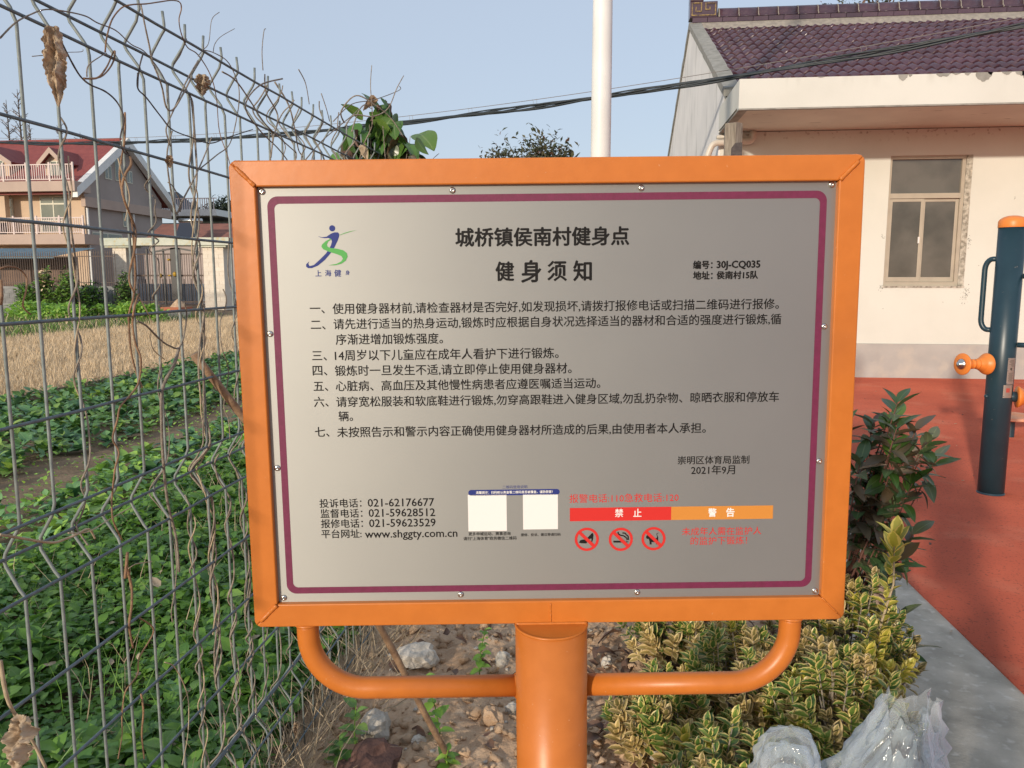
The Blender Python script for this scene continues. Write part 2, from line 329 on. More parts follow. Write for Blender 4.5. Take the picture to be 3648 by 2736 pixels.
MB().box((0.90, -12, -0.10), (1.468, 11.745, 0.0)).build('concrete_path', M_conc).__setitem__('kind', 'structure')
def bedz(x, y):
    p = Vector((x, y, 0)); e = min(1, max(0, (0.9 - x) / 0.12))
    z = 0.055 * noise.noise(p * 1.8) + 0.03 * noise.noise(p * 5.1)
    d = noise.voronoi(p * 9)[0]; z += 0.030 * (0.6 - min(d[0] * 1.4, 1)) * (0.5 + noise.noise(p * 3.3 + Vector((7, 0, 0))))
    d = noise.voronoi(p * 26)[0]; z += 0.010 * (0.6 - min(d[0], 1.)) + 0.008 * noise.noise(p * 40)
    return z * e - 0.02 * (1 - e)
sheet('soil_bed', -0.95, 0.899, 1.0, 4.2, 0.0, M_dirt, 210, 330, bedz)
sheet('soil_bed', -0.95, 0.899, 4.2, 11.7, 0.0, M_dirt, 40, 120, lambda x, y: 0.04 * noise.noise(Vector((x * 3, y * 3, 1))))
sheet('soil_bed', -0.95, 0.899, -9, 1.0, -0.01, M_dirt, 30, 80, lambda x, y: 0.04 * noise.noise(Vector((x * 3, y * 3, 1))))

# ================================================ VILLAGE BUILDING ON THE RIGHT
GX, WY = 1.72, 11.75
RY, RZ, EY, EZ = 15.9, 6.20, 11.22, 3.93     # ridge and eave of the front slope
bd = thing('village_building', 'white plastered single-storey building with maroon tiled roof behind the sign', 'building', (GX, WY, 0))
wx0, wx1, wz0, wz1 = 4.075, 5.165, 1.325, 3.14        # window opening
m = MB()
m.box((GX, WY, 0.50), (wx0, WY + .22, 3.50)); m.box((wx1, WY, 0.50), (16, WY + .22, 3.50))
m.box((wx0, WY, 0.50), (wx1, WY + .22, wz0)); m.box((wx0, WY, wz1), (wx1, WY + .22, 3.50))
m.build('front_wall', M_plaster, bd)
MB().box((GX, WY - .012, 0.0), (16, WY + .22, 0.498)).build('plinth', M_plinth, bd)
# gable wall, built proud of the front slope like a low parapet
MB().add([(GX - .02, WY - .0, 0), (GX - .02, 20.5, 0), (GX - .02, 20.5, 4.15), (GX - .02, RY, RZ + .02), (GX - .02, EY + .1, EZ - .03), (GX - .02, WY, EZ - .35),
          (GX + .0, WY, 0), (GX + .0, 20.5, 0), (GX + .0, 20.5, 4.15), (GX + .0, RY, RZ + .02), (GX + .0, EY + .1, EZ - .03), (GX, WY, EZ - .35)],
         [(0,1,2,3,4,5), (11,10,9,8,7,6), (0,6,7,1), (1,7,8,2), (2,8,9,3), (3,9,10,4), (4,10,11,5), (5,11,6,0)]).build('gable_wall', M_gable, bd)
def verge(y0, z0, y1, z1, nm='verge_coping'):
    b = MB(); n = 26; P = []
    for i in range(n + 1):
        t = i / n; y = y0 + (y1 - y0) * t; z = z0 + (z1 - z0) * t; j = 0.02 * noise.noise(Vector((i * .9, 3, 0)))
        P += [(GX - .05 + j, y, z - .06), (GX - .05 + j * .5, y, z + .055), (GX + .16 + j, y, z + .075), (GX + .16, y, z - .02)]
    F = [(4*i+a, 4*i+4+a, 4*i+4+(a+1) % 4, 4*i+(a+1) % 4) for i in range(n) for a in range(4)] + [(3,2,1,0), (4*n, 4*n+1, 4*n+2, 4*n+3)]
    b.add(P, F).build(nm, M_cement, bd)
verge(EY, EZ + .01, RY, RZ + .03); verge(RY, RZ + .03, 20.5, 4.15)
m = MB().add([(GX, EY, EZ - .05), (16, EY, EZ - .05), (16, RY, RZ - .05), (GX, RY, RZ - .05), (16, 20.5, 4.05), (GX, 20.5, 4.05)], [(0,1,2,3), (3,2,4,5)])
rf = m.build('roof', M_mortar, bd)
# interlocking double-wave tiles, one object each
def wave(t): return 0.044 * (0.5 - 0.5 * cos(2 * pi * ((t * 2) % 1.0))) ** 0.8
def tile_mesh(seed):
    rr = random.Random(seed); n = 12; W_, L_ = 0.315, 0.40; b = MB(); v = []
    for j, (ly, lz) in enumerate(((-.004, .020), (0.0, .034), (L_, .004))):
        for i in range(n + 1):
            t = i / n; v.append((t * W_, ly, lz + wave(t) + (0.0025 * rr.uniform(-1, 1) if j < 2 else 0)))
    f = [(j*(n+1)+i, j*(n+1)+i+1, (j+1)*(n+1)+i+1, (j+1)*(n+1)+i) for j in range(2) for i in range(n)]
    k = len(v); v += [(i / n * W_, 0.004, wave(i / n) - .004) for i in range(n + 1)]
    f += [(k+i, k+i+1, i+1, i) for i in range(n)]
    f += [(0, 2*(n+1), k), (n, k+n, 2*(n+1)+n)]
    return b.add(v, f).mesh('roof_tile', M_tile, False)
TM = [sm(tile_mesh(i)) for i in range(3)]
for t in TM:
    e = t.attributes  # keep the front lip crisp
    t.polygons.foreach_set('use_smooth', [i < 24 and i >= 12 for i in range(len(t.polygons))])
sl = math.atan2(RZ - EZ, RY - EY); SLN = sqrt((RY - EY) ** 2 + (RZ - EZ) ** 2); NC, PW = 14, 0.305
NRW = NC; ex = (SLN - 0.06) / NRW
cols = 21
for r in range(NRW):
    for c in range(cols):
        s = r * ex; x = GX + .15 + c * PW
        link(TM[R.randrange(3)], 'roof_tile', rf, (x, EY + s * cos(sl), EZ - .04 + s * sin(sl)), (sl + R.uniform(-.008, .012), R.uniform(-.006, .006), R.uniform(-.006, .006)))
m = MB()
for r in range(NRW):
    for c in range(cols, 46):
        s = r * ex; M = Matrix.Translation((GX + .15 + c * PW, EY + s * cos(sl), EZ - .04 + s * sin(sl))) @ Matrix.Rotation(sl, 4, 'X')
        m.add([tuple(v.co) for v in TM[0].vertices], [tuple(p.vertices) for p in TM[0].polygons], 0, M)
o = m.build('roof_tiles_beyond', M_tile, rf); o['kind'] = 'stuff'
# mortar band, two courses of ridge brick, round ridge tiles, fretted end ornament
m = MB(); n = 60; P = []
for i in range(n + 1):
    x = GX + .1 + (16 - GX) * i / n; j = .018 * noise.noise(Vector((i * 1.7, 0, 0)))
    P += [(x, RY - .30 + j, RZ - .13 + j * .5), (x, RY - .12, RZ + .045)]
m.add(P, [(2*i, 2*i+2, 2*i+3, 2*i+1) for i in range(n)]).build('mortar_band', M_mortar, bd)
MB().box((GX, RY - .12, RZ - .1), (16, RY + .12, RZ + .04)).build('ridge_core', M_mortar, bd)
bm_ = MB().box((0.004, -.135, 0), (.276, .135, .085)).mesh('ridge_brick', M_ridge)
for i in range(26): link(bm_, 'ridge_brick', bd, (GX + .0 + i * .28, RY, RZ + .045))
def ridge_unit():
    b = MB(); prof = [(-.15, 0), (-.15, .03), (-.12, .035), (-.115, .06)] + [(-.11 * cos(a), .075 + .12 * sin(a)) for a in np.linspace(0.1, pi - .1, 9)] + [(.115, .06), (.12, .035), (.15, .03), (.15, 0)]
    n = len(prof); v = [(x, y, z) for x in (0.006, .354) for y, z in prof]
    f = [(i, i+1, n+i+1, n+i) for i in range(n - 1)] + [tuple(range(n))[::-1], tuple(range(n, 2*n))]
    return sm(b.add(v, f).mesh('ridge_tile', M_ridge))
rm = ridge_unit()
for i in range(22): link(rm, 'ridge_tile', bd, (GX + .50 + i * .36, RY, RZ + .13), (R.uniform(-.01, .01), R.uniform(-.012, .012), 0))
jm = bpy.data.meshes.new_from_object(bpy.data.objects['ridge_tile']); jm.transform(Matrix.Diagonal((.045, 1.03, 1.02, 1))); jm.materials.clear(); jm.materials.append(M_mortar)
for i in range(22): link(jm, 'mortar_joint', bd, (GX + .491 + i * .36, RY, RZ + .13))
orn = MB().box((GX - .05, RY - .14, RZ + .13), (GX + .46, RY + .14, RZ + .42)).box((GX - .05, RY - .14, RZ + .42), (GX + .20, RY + .14, RZ + .95)).build('ridge_end_ornament', M_ridge, bd, bevel=.012)
m = MB(); X0, Z0, yy = GX - .05, RZ + .13, RY - .155
def bar(x0, z0, x1, z1): m.box((X0 + x0, yy, Z0 + z0), (X0 + x1, RY - .138, Z0 + z1))
for b_ in [(.03,.03,.48,.05),(.03,.25,.20,.27),(.03,.05,.05,.25),(.46,.05,.48,.26),(.28,.24,.46,.26),(.28,.13,.30,.24),(.30,.13,.38,.15),(.36,.15,.38,.19),(.20,.10,.22,.27),(.10,.10,.20,.12),(.10,.12,.12,.19),(.03,.31,.05,.75),(.21,.31,.23,.75),(.09,.36,.17,.38),(.09,.38,.11,.50),(.11,.48,.17,.50)]: bar(*b_)
m.build('fret_relief', M_gold, orn)
# canopy slab with fascia
cx0, cy0, cz0, cz1 = 1.695, 10.15, 3.497, 3.845
MB().box((cx0, cy0, cz0), (16, cy0 + .12, cz1)).box((cx0, cy0 + .12, cz0 + .03), (cx0 + .12, WY, cz1 - .0)).build('fascia', M_fascia, bd)
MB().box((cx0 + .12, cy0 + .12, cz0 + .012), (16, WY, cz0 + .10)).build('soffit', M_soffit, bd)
MB().box((cx0, cy0, cz0 - .018), (16, cy0 + .05, cz0 - .001)).box((cx0, cy0 + .05, cz0 - .018), (cx0 + .11, WY - .01, cz0 - .001)).build('drip_edge', M_cement, bd)
MB().box((cx0 + .12, cy0 + .12, cz0 + .102), (16, EY + .3, cz0 + .2)).build('canopy_top', M_cement, bd)
m = MB()
for x, w, h in ((3.55, .10, .075), (3.66, .05, .03), (3.98, .16, .04), (4.16, .09, .02), (4.30, .06, .03), (4.42, .19, .10), (4.56, .06, .03), (4.72, .10, .035), (4.86, .22, .05), (4.94, .08, .085), (5.3, .06, .02), (2.62, .07, .012)):
    pts = [(x + w * (.5 - .5 * cos(a)) * 1 + .008 * R.uniform(-1, 1), cz1 + .002 - h * sin(a) * R.uniform(.8, 1.15)) for a in np.linspace(0, pi, 14)]
    m.prism([(a, b) for a, b in pts], cy0 - .003, cy0 + .01)
m.build('spalled_patches', M_cement, bd)['kind'] = 'stuff'
# window: opening reveal, frames, panes, handle
wd = MB()
wd.box((wx0, WY + .03, wz0), (wx0 + .035, WY + .10, wz1)); wd.box((wx1 - .11, WY + .05, wz0), (wx1 - .06, WY + .12, wz1))
wd.box((wx0 + .035, WY + .03, wz1 - .045), (wx1 - .11, WY + .10, wz1)); wd.box((wx0 + .035, WY + .03, wz0), (wx1 - .11, WY + .10, wz0 + .06)); wd.box((wx0 + .035, WY + .025, 2.555), (wx1 - .11, WY + .10, 2.625))
win = wd.build('window', M_alu, bd)
M_glass = mat('dusty_dark_glass', (0.075, 0.068, 0.052), (0.13, 0.118, 0.095), 1.6, rough=0.12, spec=0.7, detail=8, lo=.4, hi=.62)
pa = MB().box((wx0 + .035, WY + .075, 2.625), (wx1 - .11, WY + .08, wz1 - .045)).build('pane', M_glass, win)
for (a, b, dy) in ((wx0 + .037, wx0 + .505, .045), (wx0 + .49, wx1 - .112, .072)):
    s = MB(); t = .042
    s.box((a, WY + dy, wz0 + .062), (a + t, WY + dy + .024, 2.553)).box((b - t, WY + dy, wz0 + .062), (b, WY + dy + .024, 2.553)).box((a + t, WY + dy, wz0 + .062), (b - t, WY + dy + .024, wz0 + .062 + t * 1.6)).box((a + t, WY + dy, 2.553 - t), (b - t, WY + dy + .024, 2.553))
    s.build('sliding_sash', M_alu, win, bevel=.003)
    MB().box((a + t, WY + dy + .008, wz0 + .062 + t * 1.6), (b - t, WY + dy + .013, 2.553 - t)).build('pane', M_glass, win)
MB().box((wx0 + .445, WY + .022, 1.93), (wx0 + .465, WY + .045, 2.02)).build('latch', M_whitep, win)
M_rough = mat('crumbling_plaster_edge', (0.58, 0.54, 0.46), (0.24, 0.22, 0.18), 22, rough=1, bump=1, bscale=60, detail=8)
m = MB(); n = 40; P = []
for i in range(n + 1):
    z = wz0 + (wz1 - wz0) * i / n; j = .010 * noise.noise(Vector((0, i * 2.1, 0)))
    P += [(wx1 - .058 + j, WY + .045, z), (wx1 - .006, WY - .003 + j * .3, z), (wx1 + .004 + j * .6, WY - .003, z)]
m.add(P, [(3*i+a, 3*i+a+1, 3*i+a+4, 3*i+a+3) for i in range(n) for a in range(2)]).build('window_reveal', M_rough, win)
m = MB(); P = []
for i in range(n + 1):
    x = wx0 - .01 + (wx1 - wx0 + .02) * i / n; j = .006 * noise.noise(Vector((5, i * 2.1, 0)))
    P += [(x, WY + .03, wz0 + .004), (x, WY - .012 + j, wz0 + .002), (x, WY - .010 + j, wz0 - .022 + j)]
m.add(P, [(3*i+a, 3*i+3+a, 3*i+4+a, 3*i+1+a) for i in range(n) for a in range(2)]).build('window_sill', M_rough, win)
MB().box((wx0 - .3, WY + .5, wz0 - .3), (wx1 + .3, WY + .52, wz1 + .3)).build('curtain', flat('dark_curtain', (0.10, 0.09, 0.07)), win)
m = MB()
for (cx_, cz_, n_, sx, sz) in ((wx1 + .03, wz0 - .12, 60, .05, .11), (wx1 + .035, wz0 + .62, 30, .025, .07), (wx0 - .03, wz0 - .04, 20, .03, .05), (5.75, 2.55, 5, .015, .02), (wx0 - .04, 2.03, 8, .02, .03), (4.9, 1.1, 2, .01, .01), (5.35, 1.62, 2, .01, .01), (4.1, 1.0, 2, .01, .01)):
    for _ in range(n_):
        x, z = R.gauss(cx_, sx * .6), R.gauss(cz_, sz * .6); r = R.uniform(.002, .007)
        m.prism([(x + r * cos(a) * R.uniform(.6, 1.4), z + r * sin(a) * R.uniform(.6, 1.6)) for a in np.linspace(0, 2 * pi, 6)[:-1]], WY - .0025, WY + .002)
m.build('mould_spots', M_cement, bd)['kind'] = 'stuff'
# drain pipes at the canopy corner
def pipe(nm, pts, r=.045, m_=None, lab=None):
    P = []
    for i, p in enumerate(pts):
        p = Vector(p)
        if 0 < i < len(pts) - 1:
            a, b = Vector(pts[i-1]), Vector(pts[i+1]); d1 = (a - p).normalized() * r * 1.7; d2 = (b - p).normalized() * r * 1.7
            for t in np.linspace(0, 1, 6): P.append((p + d1) * (1-t) ** 2 + p * 2 * t * (1-t) + (p + d2) * t * t)
        else: P.append(p)
    return MB().tube(P, r, 14).build(nm, m_ or M_pvc, bd, smooth=True)
M_pvc = mat('cream_plastic_pipe', (0.62, 0.57, 0.49), (0.54, 0.49, 0.42), 4, rough=0.4)
pipe('drain_pipe', [(2.16, 11.66, 3.51), (2.16, 11.66, 3.36), (1.60, 11.62, 3.34), (1.52, 11.64, 3.12), (1.52, 11.66, 0.05)])
pipe('drain_pipe', [(1.95, 11.69, 3.44), (1.66, 11.69, 3.43)], .028)

# ================================================ WHITE POLE, TIMBER STAKE, CABLES
po = thing('lamp_pole', 'tall white painted steel pole rising behind the notice board', 'pole', (0.013, 6.78, 0))
MB().lathe([(.086, 0), (.083, 3), (.060, 9.5), (.0, 9.5)], (0.013, 6.78, 0), 28).build('shaft', M_white, po, smooth=True)
MB().lathe([(.17, 0), (.17, .018), (.10, .02), (.10, .02)], (0.013, 6.78, 0), 20).build('base_plate', M_white, po)
m = MB(); P = []
for z in (0.0, 1.4, 2.155): P += [(.604, 3.98, z), (.652, 3.955, z), (.688, 3.985, z), (.688, 4.05, z), (.612, 4.05, z)]
m.add(P, [(5*i+a, 5*i+(a+1) % 5, 5*i+5+(a+1) % 5, 5*i+5+a) for i in range(2) for a in range(5)] + [(10,11,12,13,14), (4,3,2,1,0)])
st = thing('timber_stake', 'grey weathered timber stake standing up behind the top right of the sign', 'wooden post', (.65, 4.0, 0))
m.build('post', M_wood, st, bevel=.002)
MB().prism([(.632, 1.98), (.634, 2.035), (.650, 2.058), (.684, 2.06), (.684, 1.98)], 3.952, 3.962).build('dark_notch', M_vined, st)
ca = thing('overhead_cable', 'black bundle of overhead cables with a thin messenger wire', 'cable', (-9.2, 18, 0))
A0, A1 = Vector((-11.6, 16.2, 4.22)), Vector((5.2, 9.60, 4.16))
dd = A1 - A0
def cpt(t, off=Vector((0, 0, 0))): return A0 + dd * t + Vector((0, 0, -0.35 * 4 * t * (1 - t) + .35 * 0.42)) + off
for k, r in enumerate((.016, .014, .013, .012, .010)):
    pts = [cpt(t, Vector((.012 * sin(t * 60 + k * 2.1), .012 * cos(t * 70 + k), -.02 + .020 * sin(t * 47 + k * 1.3) + (k - 2) * .008))) for t in np.linspace(-.6, 1.35, 260)]
    MB().tube(pts, r, 6).build('cable_strand', flat('black_cable_sheath', (0.018, 0.026, 0.032), .5), ca, smooth=True)
MB().tube([cpt(t, Vector((0, 0, .075))) for t in np.linspace(-.6, 1.35, 80)], .0045, 5).build('messenger_wire', flat('messenger_wire', (0.20, 0.18, 0.17), .5), ca)
m = MB()
for t in np.arange(-.05, 1.2, .062):
    for q in (-.001, .0022):
        c0 = cpt(t + q); m.tube([c0 + Vector((0, 0, .085)), c0 + Vector((.012, 0, .05)), c0 + Vector((.01, 0, -.04)), c0 + Vector((-.012, 0, -.05))], .0028, 4)
m.build('cable_hanger', flat('hanger_wire', (0.16, 0.15, 0.14), .5), ca)

# ================================================ NOTICE SIGN
SW, SH = .99675, .7660; SYAW, SROLL = 0.11476, 0.0112
sg = thing('notice_sign', 'orange framed stainless steel notice board of fitness rules on a post', 'sign', (-.0756, 1.25, 0), world=False)
SM = Matrix.Translation((-.0756, 1.25, 1.20856)) @ Matrix.Rotation(SYAW, 4, 'Z') @ Matrix.Rotation(-SROLL, 4, 'Y')
sg.matrix_world = Matrix.Translation((-.0756, 1.25, 0)) @ Matrix.Rotation(SYAW, 4, 'Z')
# sign parts are modelled in the board's own frame: x right, z up, y away from the viewer, origin at the board centre
SL = Matrix.Translation((0, 0, 1.20856)) @ Matrix.Rotation(-SROLL, 4, 'Y')
def sp(mb, name, mats, parent=None, **k):
    o = mb.build(name, mats, parent or sg, **k)
    if parent is None: o.matrix_local = SL
    return o
w2, h2, t, D = SW / 2, SH / 2, .040, .042
def rail(poly): sp(MB().prism(poly, 0, D), 'frame_rail', M_orange, bevel=.0022, seg=3)   # mitred rails with eased corners
g = .00015; c = .010; q3 = .003
rail([(-w2 + c, h2), (w2 - c, h2), (w2 - q3, h2 - q3), (w2 - t, h2 - t), (-w2 + t, h2 - t), (-w2 + q3, h2 - q3)])
rail([(-w2 + t, -h2 + t), (w2 - t, -h2 + t), (w2 - q3, -h2 + q3), (w2 - c, -h2), (-w2 + c, -h2), (-w2 + q3, -h2 + q3)])
rail([(-w2, h2 - c), (-w2 + q3 - g, h2 - q3 - g), (-w2 + t - g, h2 - t - g), (-w2 + t - g, -h2 + t + g), (-w2 + q3 - g, -h2 + q3 + g), (-w2, -h2 + c)])
rail([(w2, h2 - c), (w2 - q3 + g, h2 - q3 - g), (w2 - t + g, h2 - t - g), (w2 - t + g, -h2 + t + g), (w2 - q3 + g, -h2 + q3 + g), (w2, -h2 + c)])
for sx in (-1, 1):
    for sz in (-1, 1):
        rr = random.Random(sx * 3 + sz); P = []
        n = 16
        for i in range(n):
            q = i / (n - 1); P.append((sx * (w2 - t + .001 + q * (t - .012)), -.0002 + .001 * rr.uniform(-1, 1), sz * (h2 - t + .001 + q * (t - .012))))
        rad = [.0036 * (1 + .18 * rr.uniform(-1, 1)) * (1 if (sx, sz) != (1, -1) else .4) for _ in P]
        sp(MB().tube(P, rad, 8), 'weld_bead', M_orange, smooth=True)
        P = []   # rounded weld over the outer corner
        for a in np.linspace(-.25, pi / 2 + .25, 14):
            P.append((sx * (w2 - .0125 + .0090 * cos(a)), .006 + .0006 * rr.uniform(-1, 1), sz * (h2 - .0125 + .0090 * sin(a))))
        sp(MB().tube(P, [.0048 * (1 + .12 * rr.uniform(-1, 1)) for _ in P], 8), 'weld_bead', M_orange, smooth=True)
# backing and brushed steel panel
sp(MB().box((-w2 + t, .020, -h2 + t), (w2 - t, .026, h2 - t)), 'backing_plate', M_orange)
M_brush = mat('brushed_stainless_steel', (0.41, 0.41, 0.39), (0.385, 0.385, 0.367), 3.0, rough=0.60, metal=0.88, bump=0.0)
nt = M_brush.node_tree; b = nt.nodes['Principled BSDF']; b.inputs['Anisotropic'].default_value = .55; b.inputs['Anisotropic Rotation'].default_value = .25
tg = nt.nodes.new('ShaderNodeTangent'); tg.direction_type = 'UV_MAP'; nt.links.new(tg.outputs[0], b.inputs['Tangent'])
tc = nt.nodes.new('ShaderNodeTexCoord'); mp = nt.nodes.new('ShaderNodeMapping'); mp.inputs['Scale'].default_value = (3, 1, 900)
nn = nt.nodes.new('ShaderNodeTexNoise'); nn.inputs['Scale'].default_value = 1.0; nn.inputs['Detail'].default_value = 3
bp = nt.nodes.new('ShaderNodeBump'); bp.inputs['Strength'].default_value = .05; bp.inputs['Distance'].default_value = .001
nt.links.new(tc.outputs['Object'], mp.inputs[0]); nt.links.new(mp.outputs[0], nn.inputs['Vector']); nt.links.new(nn.outputs['Fac'], bp.inputs['Height']); nt.links.new(bp.outputs[0], b.inputs['Normal'])
def rrect(x0, z0, x1, z1, r, n=6):
    P = []
    for cx_, cz_, a0 in ((x1 - r, z1 - r, 0), (x0 + r, z1 - r, pi / 2), (x0 + r, z0 + r, pi), (x1 - r, z0 + r, 3 * pi / 2)):
        P += [(cx_ + r * cos(a0 + pi / 2 * i / n), cz_ + r * sin(a0 + pi / 2 * i / n)) for i in range(n + 1)]
    return P
PY = .0105; pw, ph = .4614, .3460
MBp = MB().prism(rrect(-pw, -ph, pw, ph, .013), PY, PY + .002)
panel = sp(MBp, 'panel', M_brush)
ul = panel.data.uv_layers.new(name='UVMap')
for lp in panel.data.loops: co = panel.data.vertices[lp.vertex_index].co; ul.data[lp.index].uv = (co.x + .5, co.z + .5)
# slight waviness of the sheet is left to the bump; screws
for (x, z) in ((-.451,.3363),(-.1505,.3353),(.1485,.3358),(.4504,.3376),(-.4502,.1117),(.448,.1133),(-.4496,-.1106),(.4488,-.1102),(-.45,-.3352),(-.1506,-.3336),(.1486,-.3337),(.4509,-.3354)):
    s = MB(); s.lathe([(.0052, 0), (.0050, .0016), (.0042, .0028), (.0026, .0033), (.0014, .0034), (.0013, .0014), (0.0001, .0014)], (0, 0, 0), 16, Matrix.Translation((x, PY, z)) @ Matrix.Rotation(pi / 2, 4, 'X'))
    s.build('screw', M_steel, panel, smooth=True)
def flatpoly(polys, name, m_, y, parent):
    s = MB()
    for p in polys:
        cu = bpy.data.curves.new('outline', 'CURVE'); cu.dimensions = '2D'; cu.fill_mode = 'BOTH'
        sp_ = cu.splines.new('POLY'); sp_.points.add(len(p) - 1); sp_.use_cyclic_u = True
        for i, (a, c_) in enumerate(p): sp_.points[i].co = (a, c_, 0, 1)
        ob = bpy.data.objects.new('outline', cu); me = bpy.data.meshes.new_from_object(ob)
        s.add([(v.co.x, y, v.co.y) for v in me.vertices], [tuple(q.vertices) for q in me.polygons])
        bpy.data.objects.remove(ob); bpy.data.curves.remove(cu); bpy.data.meshes.remove(me)
    return s.build(name, m_, parent)
# magenta border as a ring
o1 = rrect(-.4440, -.3285, .4445, .3288, .0165, 8); i1 = rrect(-.4330, -.3175, .4335, .3172, .0085, 8); n = len(o1)
MB().add([(x, PY - .0003, z) for x, z in o1 + i1], [(i, (i+1) % n, n + (i+1) % n, n + i) for i in range(n)]).build('printed_border', M_magenta, panel)
PR = PY - .0003
def rectp(nm, m_, x0, z0, x1, z1, y=PR): return MB().add([(x0,y,z1),(x1,y,z1),(x1,y,z0),(x0,y,z0)], [(0,1,2,3)]).build(nm, m_, panel)
flatpoly([rrect(-.1343, -.1621, .0179, -.1521, .0049)], 'printed_banner', M_navy, PR, panel)
rectp('printed_white_square', M_whitep, -.1353, -.2232, -.0708, -.1605); rectp('printed_white_square', M_whitep, -.0435, -.2214, .0148, -.1612)
rectp('printed_red_bar', M_red, .0348, -.2082, .2046, -.1852); rectp('printed_amber_bar', M_amber, .2046, -.2082, .3754, -.1852)
TEXT = [
('城桥镇侯南村健身点', -0.1476, 0.1308, 0.2617, 2, 'k'),
('健', -0.0842, -0.0537, 0.2076, 2, 'k'),
('身', -0.0433, -0.0099, 0.2071, 2, 'k'),
('须', -0.001, 0.0309, 0.2074, 2, 'k'),
('知', 0.0406, 0.0711, 0.2069, 2, 'k'),
('编号：', 0.2331, 0.2651, 0.2143, 3, 'k'),
('30J-CQ035', 0.271, 0.3418, 0.2148, 3, 'k'),
('地址：', 0.2334, 0.2655, 0.1974, 3, 'k'),
('侯南村15队', 0.2714, 0.3386, 0.1975, 3, 'k'),
('一、', -0.3841, -0.3601, 0.1518, 0, 'k'),
('二、', -0.3838, -0.3598, 0.1258, 0, 'k'),
('三、', -0.3838, -0.3598, 0.0755, 0, 'k'),
('四、', -0.3841, -0.3601, 0.0512, 0, 'k'),
('五、', -0.3838, -0.3598, 0.0254, 0, 'k'),
('六、', -0.3842, -0.3602, -0.0006, 0, 'k'),
('七、', -0.3849, -0.3609, -0.0507, 0, 'k'),
('使用健身器材前,请检查器材是否完好,如发现损坏,请拨打报修电话或扫描二维码进行报修。', -0.3476, 0.3738, 0.1508, 0, 'k'),
('请先进行适当的热身运动,锻炼时应根据自身状况选择适当的器材和合适的强度进行锻炼,循', -0.3471, 0.3783, 0.1262, 0, 'k'),
('序渐进增加锻炼强度。', -0.3444, -0.1705, 0.1012, 0, 'k'),
('14周岁以下儿童应在成年人看护下进行锻炼。', -0.347, 0.0171, 0.0753, 0, 'k'),
('锻炼时一旦发生不适,请立即停止使用健身器材。', -0.348, 0.0382, 0.0502, 0, 'k'),
('心脏病、高血压及其他慢性病患者应遵医嘱适当运动。', -0.3475, 0.0852, 0.0251, 0, 'k'),
('请穿宽松服装和软底鞋进行锻炼,勿穿高跟鞋进入健身区域,勿乱扔杂物、晾晒衣服和停放车', -0.3478, 0.3789, -0.0011, 0, 'k'),
('辆。', -0.345, -0.3212, -0.025, 0, 'k'),
('未按照告示和警示内容正确使用健身器材所造成的后果,由使用者本人承担。', -0.3484, 0.2597, -0.0517, 0, 'k'),
('崇明区体育局监制', 0.214, 0.3332, -0.1061, 0, 'k'),
('2021年9月', 0.2366, 0.3098, -0.123, 0, 'k'),
('投诉电话：', -0.3826, -0.3125, -0.1719, 0, 'k'),
('021-62176677', -0.3024, -0.1914, -0.1716, 0, 'k'),
('监督电话：', -0.3818, -0.3116, -0.1894, 0, 'k'),
('021-59628512', -0.3015, -0.1903, -0.1891, 0, 'k'),
('报修电话：', -0.3818, -0.3114, -0.2069, 0, 'k'),
('021-59623529', -0.3013, -0.1899, -0.2067, 0, 'k'),
('平台网址:', -0.3818, -0.3144, -0.2246, 0, 'k'),
('www.shggty.com.cn', -0.309, -0.1539, -0.2253, 0, 'k'),
('二维码使用说明', -0.0776, -0.036, -0.1479, 0, 'n'),
('温馨提示：扫码前认真查看二维码是否被覆盖，谨防假冒！', -0.1217, 0.0063, -0.1566, 1, 'w'),
('更多申城运动、赛事咨询', -0.1353, -0.0647, -0.2279, 1, 'k'),
('请扫"上海体育"政务微信二维码', -0.144, -0.0547, -0.2359, 1, 'k'),
('报修、投诉、建议等请扫码', -0.0476, 0.0192, -0.2306, 1, 'k'),
('报警电话:110急救电话:120', 0.0341, 0.2166, -0.1691, 0, 'r'),
('禁', 0.1103, 0.1243, -0.1947, 1, 'w'),
('止', 0.141, 0.155, -0.1951, 1, 'w'),
('警', 0.2663, 0.2807, -0.196, 2, 'w'),
('告', 0.2966, 0.3109, -0.196, 2, 'w'),
('未成年人需在监护人', 0.2233, 0.3568, -0.2285, 0, 'r'),
('的监护下锻炼！', 0.2381, 0.3333, -0.2449, 0, 'r'),
('上', -0.3727, -0.3627, 0.2076, 1, 'n'),
('海', -0.3571, -0.3471, 0.2078, 1, 'n'),
('健', -0.3423, -0.3312, 0.2076, 1, 'n'),
('身', -0.3245, -0.3175, 0.2082, 1, 'n')
]
TCOL = dict(k=M_black, n=M_navy, w=M_whitep, r=M_red)
